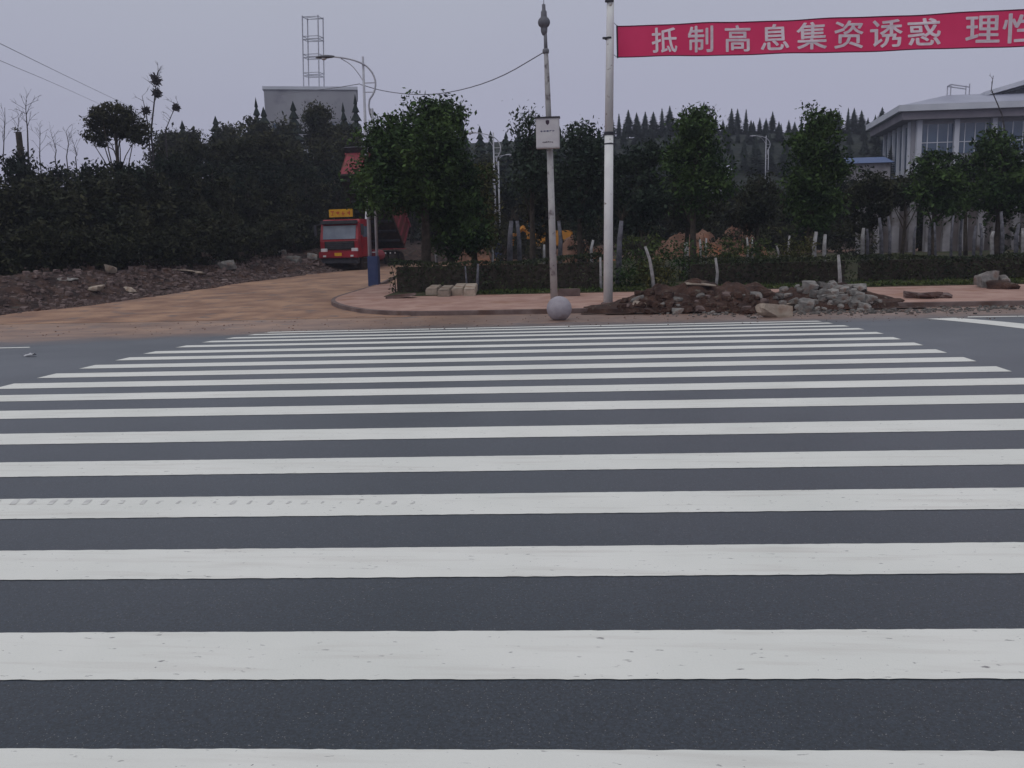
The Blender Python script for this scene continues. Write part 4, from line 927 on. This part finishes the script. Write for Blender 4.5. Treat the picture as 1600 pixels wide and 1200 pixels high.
def lamp_post(px, base, top, Y, label, reach=1.95, flip=1, hide_base=False, ztop=None):
    """double-tube post whose outer tube bows over into the lamp arm; faces left when flip=1"""
    B = at(px, base, Y); zb = float(tz(B.x, Y)) if Y > 45 else float(gz(B.x, Y))+.06
    T = at(px, top, Y).z-zb; r = empty('street_lamp', (B.x, Y, zb)); tag(r, label, 'street lamp', None)
    f = flip; H = T; g = .30; s = reach/1.95
    lx_ = -0.42*H/9.4 if hide_base is None else 0
    mb = MB(); mb.tube([(0, 0, .9), (0, 0, H*.5), (0, 0, H)], [.085, .07, .045], 12); mb.build('main_pole', M['lamp_paint'], r, smooth=True)
    cx = g*f
    arc = [Vector((cx, 0, .9)), Vector((cx, 0, H*.78)), Vector((cx*.8, 0, H-2.4*s)), Vector((.15*f*s, 0, H-1.75*s)), Vector((.42*f*s, 0, H-1.40*s)), Vector((.50*f*s, 0, H-1.02*s)), Vector((.40*f*s, 0, H-.68*s)), Vector((.20*f*s, 0, H-.42*s)), Vector((0, -.06, H-.28*s)), Vector((-.40*f*s, -.06, H-.12*s)), Vector((-.85*f*s, -.03, H-.02*s)), Vector((-1.20*f*s, 0, H+.03*s))]
    arc = arc[:2]+smooth_poly(arc[1:], 1)[1:]
    n = len(arc); mb = MB(); mb.tube(arc, [.06 if i < 3 else .042-.012*i/n for i in range(n)], 10); mb.build('arm', M['lamp_paint'], r, smooth=True)
    inner = [Vector((0, 0, H-.98*s)), Vector((-.22*f*s, 0, H-.62*s)), Vector((-.5*f*s, 0, H-.28*s)), Vector((-.9*f*s, 0, H-.05*s))]
    mb = MB(); mb.tube(smooth_poly(inner, 2), .018, 6); mb.build('arm_brace', M['lamp_paint'], r)
    for q in (1.02, 1.38):
        mb = MB(); mb.tube([(0, 0, H-q*s), (.46*f*s, 0, H-q*s)], .02, 6); mb.build('rung', M['lamp_paint'], r)
    for q in (.12, .36, .58):
        mb = MB(); mb.tube([(0, 0, H*q+.3), (cx, 0, H*q+.3)], .022, 6); mb.build('spacer', M['lamp_paint'], r)
    # lamp head: flattened tapered shell
    V = []; k = 12; st_ = ((0, .045, .04), (.12, .08, .07), (.35, .15, .09), (.58, .15, .075), (.72, .10, .05), (.78, .03, .02))
    for (t, wy, hz) in st_:
        for j in range(k):
            a = 2*math.pi*j/k; zz_ = math.sin(a)*hz*(1 if math.sin(a) > 0 else .55)
            V.append((f*(-1.16*s-t), math.cos(a)*wy, H+.03*s-t*.02+zz_))
    mb = MB(); mb.add(V, [(i*k+j, i*k+(j+1) % k, (i+1)*k+(j+1) % k, (i+1)*k+j) for i in range(len(st_)-1) for j in range(k)]+[tuple(range(k)), tuple((len(st_)-1)*k+j for j in range(k))])
    hd = mb.build('lamp_head', M['darkgrey' if Y < 45 else 'lamp_paint'], r, smooth=True)
    mb = MB(); mb.lathe((f*(-1.16*s-.45), 0, H+.03*s-.085), [(.05, -.03), (.10, 0), (.12, .035)], 12); mb.build('lens', M['lampglass'], hd, smooth=True)
    mb = MB(); mb.box((cx/2, 0, .62), (.44, .38, 1.24)); bb = mb.build('base_box', M['blue'], r, bevel=.02)
    mb = MB(); mb.box((cx/2, -.194, .62), (.30, .012, .9)); mb.build('hatch', M['blue'], bb)
    return r
lp = lamp_post(579.5, 446, 88, 37, 'tall street lamp with blue box base beside the red truck')
T_ = at(563, 88, 37); lp.rotation_euler = (0, -math.atan2(lp.location.x-T_.x-.12, 9.4)*.9, 0)
lamp_post(776, 411, 207, 63, 'second street lamp, rising behind the olive brown tree', reach=1.95)
lamp_post(779, 400, 243, 82, 'farther street lamp with its head turned right behind the park trees', reach=1.35, flip=-1)
lamp_post(1195, 330, 212, 112, 'far street lamp against the conifer slope', reach=1.95)

# ------------------------------------------------------------------ wires
def wire(pts, rad, label, sag=0):
    mb = MB(); mb.tube(smooth_poly(pts, 2), rad, 5); o = mb.build('overhead_wire', M['wire']); tag(o, label, 'wire'); return o
wire([CLAMP, at(780, 123, 30), at(710, 144, 33), at(655, 149, 36), at(600, 143, 38.5), at(563, 132, 37)], .016, 'slack dark cable from the cabinet pole to the tall street lamp')
wire([at(562, 131, 37.05), at(520, 138, 50), at(470, 143, 80), at(430, 150, 120)], .016, 'faint cable running from the tall street lamp towards the pale building')
wire([at(-40, 48, 34), at(0, 68, 38), at(110, 122, 60), at(200, 165, 90), at(240, 180, 110)], .014, 'upper faint cable crossing the sky at the far left')
wire([at(-40, 76, 34), at(0, 95, 38), at(80, 128, 60), at(150, 160, 90), at(200, 182, 110)], .012, 'lower faint cable crossing the sky at the far left')

# ------------------------------------------------------------------ banner
def banner():
    Yb = 27.0
    TL = at(964, 41, Yb-.4); BL = at(965, 89, Yb-.4); TR = at(1600, 13, Yb-3.1); BR = at(1600, 69, Yb-3.1)
    k = 1.35; TR2 = TL+(TR-TL)*k; BR2 = BL+(BR-BL)*k
    r = empty('banner', TL.lerp(BL, .5)); tag(r, 'long red cloth banner with pale Chinese lettering stretched across the top right', 'banner'); O = Vector(r.location)
    def P(u, v):          # u 0..k along, v 0 top .. 1 bottom (O-relative)
        a = TL+(TR-TL)*u; b = BL+(BR-BL)*u; p = a.lerp(b, v)-O
        sag = -.05*math.sin(math.pi*u/k); rip = .05*math.sin(u*19+v*2.2)+.022*math.sin(u*41-v*2+1)
        return Vector((p.x, p.y+rip, p.z+sag))
    n, m2 = 420, 8; mb = MB()
    for s in (0,):
        mb.add([P(k*i/n, j/m2) for i in range(n+1) for j in range(m2+1)], [(i*(m2+1)+j, (i+1)*(m2+1)+j, (i+1)*(m2+1)+j+1, i*(m2+1)+j+1) for i in range(n) for j in range(m2)])
    mb.build('cloth', M['cloth'], r, smooth=True)
    for v, nm in ((-.005, 'top_cord'), (1.005, 'bottom_cord')):
        mb = MB(); mb.tube([P(k*i/80, v) for i in range(81)], .014, 6); mb.build(nm, M['cloth_edge'], r)
    mb = MB(); mb.tube([P(0, -.03), P(0, .5), P(0, 1.03)], .022, 8); mb.build('end_stick', M['dark'], r)
    pole = at(952, 60, 26.2)-O
    for v in (-.02, 1.02):
        mb = MB(); q = P(0, v); mb.tube([q, Vector((pole.x+.1, pole.y, q.z+.02))], .008, 5); mb.build('tie', M['wire'], r)
    # characters, wrapped onto the cloth.  px position of each glyph centre in the photograph
    txt = [('抵', 1038), ('制', 1094.5), ('高', 1152), ('息', 1210), ('集', 1268), ('资', 1326), ('诱', 1384), ('惑', 1443), ('理', 1535), ('性', 1594)]
    for ch, px in txt:
        # find u for this pixel column
        lo, hi = 0.0, k
        for _ in range(30):
            u = (lo+hi)/2; q = P(u, .5)+O; d = q-Vector((0, 0, CAMH))
            xx = 800+F*(d.dot(RC))/(d.dot(FW))
            if xx < px: lo = u
            else: hi = u
        cu = bpy.data.curves.new('t', 'FONT'); cu.body = ch; cu.size = 1.0; cu.align_x = 'CENTER'; cu.align_y = 'CENTER'; cu.extrude = 0.0; cu.offset = 0.0; cu.resolution_u = 3
        to = bpy.data.objects.new('t', cu); COL.objects.link(to); bpy.context.view_layer.update()
        dg = bpy.context.evaluated_depsgraph_get(); me = bpy.data.meshes.new_from_object(to.evaluated_get(dg))
        bpy.data.objects.remove(to); bpy.data.curves.remove(cu)
        co = np.array([v.co[:] for v in me.vertices]); 
        if len(co) == 0: continue
        c0 = (co.max(0)+co.min(0))/2; hgt = (co.max(0)-co.min(0))[1]
        Lu = (TR-TL).length; Hh = (BL-TL).length*(1+.17*u); sz = Hh*.80
        polys = [tuple(p_.vertices) for p_ in me.polygons]; bpy.data.meshes.remove(me); mb = MB()
        for lay, (ox, oy) in enumerate(((-.014, 0), (.014, 0), (0, .014), (0, -.014), (.010, .010), (-.010, -.010))):
            mb.add([P(u+(c[0]-c0[0]+ox)*sz/.92/Lu, .5-(c[1]-c0[1]+oy)*sz/.92/Hh)+Vector((0, -.030-.0006*lay, 0)) for c in co], polys)
        mb.build('character', M['letter'], r)
banner()

# ------------------------------------------------------------------ dump truck
def truck():
    Y = 52.0; A = at(533, 425, Y); zg = float(gz(A.x, Y))
    r = empty('dump_truck', (A.x, Y, zg), math.radians(-7)); tag(r, 'red dump truck with yellow roof sign and its bed tipped up', 'truck')
    def part(name, mt, fn, bevel=0, parent=None, smooth=False):
        mb = MB(); fn(mb); return mb.build(name, M[mt], parent or r, bevel=bevel, smooth=smooth)
    # cab shell: profile in (y,z) extruded over x
    prof = [(0, .75), (-.04, 1.75), (.18, 2.75), (.45, 2.98), (2.0, 3.0), (2.05, .75)]
    V = [(-1.22*(.97 if z > 2 else 1), y, z) for y, z in prof]+[(1.22*(.97 if z > 2 else 1), y, z) for y, z in prof]; k = len(prof)
    cab = part('cab', 'red', lambda mb: mb.add(V, [tuple(range(k)), tuple(range(2*k-1, k-1, -1))]+[(i, k+i, k+(i+1) % k, (i+1) % k) for i in range(k)]), bevel=.05)
    tilt = np.array(Matrix.Rotation(math.atan2(.22, 1.0), 3, 'X').inverted())
    part('windscreen', 'glass', lambda mb: mb.box((0, .045, 2.22), (2.02, .03, .80), mat=np.array(Matrix.Rotation(-math.atan2(.22, 1.0), 3, 'X'))), parent=cab)
    part('wiper', 'dark', lambda mb: (mb.tube([(-.6, -.03, 1.86), (-.1, .04, 2.15)], .012, 5), mb.tube([(.2, -.03, 1.86), (.7, .04, 2.15)], .012, 5)), parent=cab)
    part('sun_visor', 'dark', lambda mb: mb.box((0, .06, 2.80), (2.2, .34, .20)), bevel=.02, parent=cab)
    part('grille', 'dark', lambda mb: [mb.box((0, -.06, 1.62-.1*i), (1.75, .05, .07)) for i in range(4)], parent=cab)
    part('grille_back', 'tyre', lambda mb: mb.box((0, -.035, 1.46), (1.85, .03, .50)), parent=cab)
    part('bumper', 'red', lambda mb: mb.box((0, -.12, .93), (2.46, .34, .38)), bevel=.04)
    part('skirt', 'dark', lambda mb: mb.box((0, .02, .58), (2.3, .3, .32)), bevel=.03)
    for s in (-1, 1):
        hl = part('headlight', 'lampglass', lambda mb: mb.box((s*.95, -.075, 1.20), (.40, .08, .20)), bevel=.02, parent=cab)
        part('fog_light', 'lampglass', lambda mb: mb.box((s*.85, -.30, .86), (.18, .03, .10)))
        m_ = part('mirror', 'dark', lambda mb: (mb.tube([(s*1.2, .15, 2.7), (s*1.42, .0, 2.65)], .02, 5), mb.box((s*1.45, -.02, 2.35), (.16, .10, .62))), parent=cab)
        d_ = part('door', 'red', lambda mb: mb.box((s*1.225, .95, 1.75), (.03, 1.1, 1.7)), bevel=.01, parent=cab)
        part('side_window', 'glass', lambda mb: mb.box((s*1.238, .95, 2.25), (.03, .85, .62), ), parent=cab)
        part('step', 'dark', lambda mb: [mb.box((s*1.12, .9, .45+.28*i), (.22, .7, .05)) for i in range(2)])
    part('number_plate', 'yellow', lambda mb: mb.box((0, -.30, .95), (.44, .02, .18)))
    sg = part('roof_sign', 'yellow', lambda mb: mb.box((-.05, .55, 3.34), (1.45, .12, .46)), bevel=.015)
    rr = random.Random(2)
    def marks(mb):
        for i in range(4):
            cx = -.05+(i-1.5)*.34
            for _ in range(3): mb.box((cx, .484, 3.34+rr.uniform(-.12, .12)), (.2*rr.uniform(.7, 1.1), .008, .03))
            for _ in range(2): mb.box((cx+rr.uniform(-.08, .08), .482, 3.34), (.03, .008, .26*rr.uniform(.6, 1)))
    part('sign_lettering', 'orange', marks, parent=sg)
    part('sign_bracket', 'dark', lambda mb: (mb.box((-.5, .55, 3.06), (.05, .08, .2)), mb.box((.4, .55, 3.06), (.05, .08, .2))), parent=sg)
    # chassis and wheels
    part('chassis', 'dark', lambda mb: (mb.box((-.42, 5.2, .95), (.14, 7.6, .28)), mb.box((.42, 5.2, .95), (.14, 7.6, .28)), [mb.box((0, 2.2+i*1.5, .95), (.75, .12, .2)) for i in range(5)]))
    def wheel(x, y):
        mb = MB(); mb.lathe((0, 0, 0), [(.30, -.15), (.46, -.15), (.52, -.11), (.52, .11), (.46, .15), (.30, .15)], 20)
        o = mb.build('wheel', M['tyre'], r); o.rotation_euler = (0, math.pi/2, 0); o.location = (x, y, .52)
        mb = MB(); mb.lathe((0, 0, 0), [(.29, -.12), (.18, -.05), (.12, -.152), (.12, .152), (.18, .05), (.29, .12)], 16); mb.build('rim', M['red_rust'], o)
    for y in (.95, 6.3, 7.65):
        for s in (-1, 1):
            wheel(s*1.05, y)
            if y > 2: wheel(s*.72, y)
    part('fuel_tank', 'red_rust', lambda mb: mb.tube([(1.05, 2.6, .85), (1.05, 3.9, .85)], .32, 16))
    part('air_tank', 'red_rust', lambda mb: mb.tube([(-1.05, 2.6, .85), (-1.05, 3.6, .85)], .26, 16))
    part('side_marker', 'lampglass', lambda mb: [mb.box((1.22, 4.4+i*.9, .95), (.05, .12, .10)) for i in range(3)])
    part('mudguard', 'red', lambda mb: [mb.box((s*.95, 6.95, 1.2), (.75, 2.6, .06)) for s in (-1, 1)], bevel=.01)
    # tipped bed
    bd = empty('tipped_bed', (0, 8.2, 1.25)); bd.parent = r; bd.rotation_euler = (math.radians(-43), 0, 0)
    Lb, Hb, Wb = 6.6, 1.9, 2.4
    mb = MB(); mb.box((0, -Lb/2, .06), (Wb, Lb, .12)); mb.build('floor', M['tyre'], bd)
    for i in range(7):
        mb = MB(); mb.box((0, -Lb+.4+i*.9, -.06), (Wb-.2, .12, .12)); mb.build('cross_member', M['dark'], bd)
    for s in (-1, 1):
        mb = MB(); mb.box((s*(Wb/2-.04), -Lb/2, .12+Hb/2), (.08, Lb, Hb)); sw = mb.build('side_wall', M['red_shaded'], bd)
        mb = MB()
        for i in range(8): mb.box((s*(Wb/2+.04), -.3-i*.78, .12+Hb/2), (.08, .12, Hb))
        mb.box((s*(Wb/2+.045), -Lb/2, Hb+.06), (.1, Lb, .12)); mb.build('ribs', M['red_rust'], sw)
    mb = MB(); mb.box((0, -Lb+.04, .12+Hb/2), (Wb-.16, .08, Hb)); mb.build('front_wall', M['red_rust'], bd)
    mb = MB(); mb.box((0, -Lb-.18, Hb+.15), (Wb+.1, .5, .08)); mb.build('canopy_lip', M['dark'], bd)
    mb = MB(); mb.box((0, -.02, .15+Hb/2), (Wb-.2, .06, Hb-.1)); mb.build('tailgate', M['red_rust'], bd)
    # telescopic ram
    e_ = Vector((0.35, 8.2-6.1*math.cos(math.radians(43)), 1.25+6.1*math.sin(math.radians(43))))
    b_ = Vector((0.75, 2.35, 1.1)); b_.x = .6; e_.x = .6
    part('lift_ram', 'chrome', lambda mb: (mb.tube([b_, b_.lerp(e_, .42)], .13, 12), mb.tube([b_.lerp(e_, .42), b_.lerp(e_, .75)], .10, 12), mb.tube([b_.lerp(e_, .75), e_], .07, 12)))
truck()

# ------------------------------------------------------------------ stone ball, blocks, rubble
mb = MB(); c = gp(873.5, 501); R0 = 0.315
mb.lathe((0, 0, 0), [(R0*math.cos(t), R0+.02+R0*math.sin(t)) for t in np.linspace(-1.1, 1.45, 16)]+[(.01, 2*R0+.02)], 32)
sb = mb.build('stone_ball', M['stone'], smooth=True); sb.location = (c.x, c.y+.25, float(gz(c.x, c.y+.25))-.05); tag(sb, 'round grey stone ball bollard at the foot of the kerb', 'bollard')
def rock(name, px, py, w_, h_, label, d_=None, mt='concrete', cat='concrete chunk', group=None, rz=None, zf=None, flat=False, seed=None, sink=.05, base=None, Yat=None):
    """px,py: bottom centre on the ground in the photograph, w_,h_ in metres"""
    if Yat is not None: q = at(px, py, Yat); q = Vector((q.x, q.y, q.z))
    else: q = gp(px, py, zf or (lambda X, Y: gz(X, Y)+(KH if base else 0)))
    d_ = d_ or w_*.7; rr = random.Random(seed if seed is not None else int(px*7+py)); bm = bmesh.new()
    bmesh.ops.create_cube(bm, size=1.0)
    bmesh.ops.subdivide_edges(bm, edges=bm.edges, cuts=2, use_grid_fill=True)
    pl = [(Vector([rr.gauss(0, 1) for _ in range(3)]).normalized(), rr.uniform(.36, .52)) for _ in range(5 if flat else 9)]
    for v in bm.verts:
        for nrm, dd in pl:
            s = v.co.dot(nrm)
            if s > dd: v.co -= nrm*(s-dd)
        v.co += Vector([rr.uniform(-.035, .035) for _ in range(3)])
    for v in bm.verts: v.co = Vector((v.co.x*w_, v.co.y*d_, v.co.z*h_))
    me = bpy.data.meshes.new(name); bm.to_mesh(me); bm.free(); me.materials.append(M[mt])
    o = bpy.data.objects.new(name, me); COL.objects.link(o); o.location = (q.x, q.y+d_*.4, q.z+h_*.5-sink*h_); o.rotation_euler = (rr.uniform(-.12, .12), rr.uniform(-.15, .15), rz if rz is not None else rr.uniform(-.5, .5))
    tag(o, label, cat, group); return o
# four concrete blocks laid side by side
lab = ['first of four beige concrete blocks from the left, lying askew before the hedge', 'second beige concrete block, nearest the kerb, second from the left', 'third beige concrete block, set back under the thin grey stem', 'rightmost of the four beige concrete blocks']
for k, (x0, y0, x1, y1) in enumerate(((673, 462, 688, 446), (692, 464, 706, 448), (714, 462, 727, 445), (733, 463, 738, 447))):
    a = gp(x0, y0, lambda X, Y: gz(X, Y)+KH); b = gp(x1, y1+9, lambda X, Y: gz(X, Y)+KH)
    d = b-a; an = math.atan2(d.x, d.y); L = 1.25
    mb = MB(); mb.box((0, L/2, .11), (.40, L, .22), jit=.008); mb.box((0, L/2, .235), (.36, L-.06, .03), jit=.004)
    o = mb.build('concrete_block', M['blocks'], bevel=.012); o.location = (a.x, a.y+.1, a.z-.01); o.rotation_euler = (math.radians(4+k), 0, -an*.8); tag(o, lab[k], 'block', 'concrete blocks before the hedge')
rock('stone_slab', 625, 466, 1.0, .12, 'low flat dark stone slab at the left front of the hedge', d_=.5, base=1, flat=True, mt='kerb', cat='slab', rz=.05)
mb = MB(); a = gp(889, 463, lambda X, Y: gz(X, Y)+KH); mb.box((0, .2, .12), (.72, .35, .24), jit=.012); o = mb.build('kerb_block', M['kerb'], bevel=.012); o.location = a; tag(o, 'dull pinkish kerb stone lying right of the cabinet pole foot', 'block')
# mud heaps
heap('mud_heap', 1112, 490, 165, 441, 25.9, M['mud'], 'long low dark red mud heap spilling over the kerb before the hedge', depth=1.9, seed=11, cell=.08, amp=.45)
heap('mud_heap', 1285, 486, 120, 446, 25.9, M['mud'], 'dark mud mound under the broken concrete pile', depth=1.7, seed=12, cell=.08, amp=.4)
heap('mud_heap', 975, 488, 66, 472, 25.3, M['mud'], 'low mud spill around the foot of the banner pole', depth=1.0, seed=13, cell=.07, amp=.5)
pr_ = random.Random(21); k = 0
while k < 96:
    px = pr_.triangular(1205, 1385, 1300); top_ = float(np.interp(px, [1200, 1240, 1300, 1345, 1385], [458, 446, 444, 452, 470])); py = pr_.uniform(top_+4, 488)
    big = pr_.random() < .24; w_ = pr_.uniform(.32, .46) if big else pr_.uniform(.13, .27)
    rock('concrete_chunk', px, py, w_, w_*pr_.uniform(.5, .85), 'jagged grey concrete chunk in the rubble pile around the slim white trunk', group='concrete chunks in the rubble pile', zf=surf, seed=k+40, sink=.12); k += 1
for k in range(85):
    px = pr_.uniform(965, 1200); py = pr_.uniform(462, 492); w_ = pr_.uniform(.08, .34)**1.0
    rock('mud_clod', px, py, w_, w_*.6, 'small dark clod or stone lying in the long low mud heap', group='clods in the mud heap', cat='clod', mt=pr_.choice(('mud', 'mud', 'mud', 'mud', 'kerb', 'concrete')), zf=surf, seed=k+140, sink=.1)
rock('boulder', 1211, 496, .78, .36, 'large tan boulder at the front left of the rubble, nearest the road', mt='blocks', cat='boulder', seed=3, sink=.12)
rock('boulder', 1229, 494, .28, .18, 'small pale stone touching the large tan boulder', mt='concrete', cat='stone', seed=4)
rock('concrete_chunk', 1003, 489, .42, .32, 'upright yellowish concrete chunk right of the banner pole foot', mt='blocks', cat='concrete chunk', seed=8)
rock('concrete_chunk', 996, 470, .40, .12, 'flat grey lump of concrete just behind the banner pole foot', seed=9, zf=surf)
rock('pale_board', 1095, 452, .8, .06, 'thin pale board lying on top of the long mud heap', d_=.3, mt='blocks', cat='board', flat=True, rz=.1, zf=surf)
rock('pale_board', 1232, 479, .42, .05, 'thin yellowish board lying in the mud right of the boulder', d_=.12, mt='blocks', cat='board', flat=True, rz=.1, zf=surf)
for k, (px, py, w_, h_) in enumerate(((1432, 466, .6, .18), (1452, 467, .7, .20), (1478, 466, .42, .16))):
    rock('broken_slab', px, py, w_, h_, ('left', 'middle', 'right')[k]+'most of three dark broken slabs lying on the right paved walk' if k != 1 else 'middle one of three dark broken slabs lying on the right paved walk', mt='kerb', cat='slab', base=1, seed=60+k)
rock('boulder', 1549, 449, .72, .56, 'tall grey green boulder against the hedge at the far right', base=1, mt='concrete', cat='boulder', seed=71)
rock('boulder', 1570, 448, .40, .40, 'small rounded boulder leaning right of the tall grey green one', base=1, mt='concrete', cat='boulder', seed=72)
rock('earth_clod', 1574, 452, .9, .26, 'low brown earth clod in front of the far right boulders', base=1, mt='mud', cat='earth clod', seed=73)
# gravel and crumbs: uncountable
def crumbs(name, n, xf, label, mt='concrete', smin=.02, smax=.09):
    mb = MB()
    for i in range(n):
        x, y, z = xf(); s = random.uniform(smin, smax)*random.uniform(.5, 1)
        mb.box((x, y, z+s*.2), (s*random.uniform(.8, 1.6), s, s*.7), rz=random.uniform(0, 3), jit=s*.2)
    o = mb.build(name, M[mt]); tag(o, label, 'gravel', kind='stuff'); return o
def scat1():
    x = random.triangular(1.5, 14, 6); y = random.gauss(23.7, .65); y = min(max(y, 21.6), 24.6); return x, y, float(gz(x, y))
crumbs('gravel', 900, scat1, 'small stones and crumbs scattered in the muddy gutter before the rubble')
def scat2():
    while True:
        px = random.uniform(-8, 3); py = random.uniform(25, 52); x = -13+px*.6-5*random.random(); y = py
        d = float(bankd(x, y))
        if .1 < d < 4.5: return x, y, float(tz(x, y))
crumbs('bank_rubble', 2600, scat2, 'loose stones and debris strewn over the dark earth bank', smin=.03, smax=.20, mt='kerb')
def scat3():
    x = random.uniform(-22, 12); y = random.uniform(19.5, 24.6)-.0*x; return x, y, float(gz(x, y))
crumbs('grit', 500, scat3, 'fine grit spread over the dirty edge of the road', mt='soil', smin=.012, smax=.03)
for k, (px, py, w_, h_, lb) in enumerate(((352, 421, .85, .50, 'largest whitish rock on the bank left of the truck'), (335, 414, .55, .30, 'smaller whitish rock just left of the largest one'), (170, 427, .5, .36, 'pointed pinkish stone on the bank crest left of the white stump'), (306, 430, .8, .20, 'flat yellowish slab on the bank below the whitish rocks'), (145, 455, .6, .22, 'flat tan stone midway down the bank at the left'), (200, 456, .45, .2, 'small tan stone on the lower bank right of the flat one'), (96, 438, .9, .10, 'long thin pale strip of debris on the bank crest at the left'), (275, 424, 1.5, .08, 'long thin board lying on the bank beside the posts'), (460, 410, .9, .42, 'grey rock on the bank close left of the truck'), (488, 404, .6, .34, 'dark grey rock right beside the truck cab'), (440, 398, .5, .3, 'small grey rock on the bank above the larger grey one'))):
    rock('bank_rock', px, py, w_, h_, lb, mt='blocks' if k in (2, 3, 4, 5, 7) else 'concrete', cat='rock', zf=tz, seed=80+k)
# litter on the road
p = gp(46, 557); mb = MB(); V = []
for i in range(5):
    for j in range(4): V.append((-.16+.08*i+random.uniform(-.02, .02), -.12+.07*j+random.uniform(-.02, .02), .02+.08*random.random()))
mb.add(V, [(i*4+j, (i+1)*4+j, (i+1)*4+j+1, i*4+j+1) for i in range(4) for j in range(3)]); o = mb.build('litter', M['paper']); o.location = p; o.scale = (.6, .6, .6); tag(o, 'crumpled white scrap of paper on the road at the left', 'litter')

# ------------------------------------------------------------------ air
mb = MB(); mb.box((0, 120, 26), (640, 400, 60)); hz_ = mb.build('haze', None or M['paper']); hz_['kind'] = 'stuff'
hm = bpy.data.materials.new('haze'); hm.use_nodes = True; t = hm.node_tree; t.nodes.clear()
o_ = t.nodes.new('ShaderNodeOutputMaterial'); pv = t.nodes.new('ShaderNodeVolumePrincipled')
pv.inputs['Color'].default_value = (0.72, 0.76, 0.92, 1); pv.inputs['Density'].default_value = 0.0008; pv.inputs['Anisotropy'].default_value = 0.2
t.links.new(pv.outputs[0], o_.inputs['Volume']); hz_.data.materials.clear(); hz_.data.materials.append(hm)
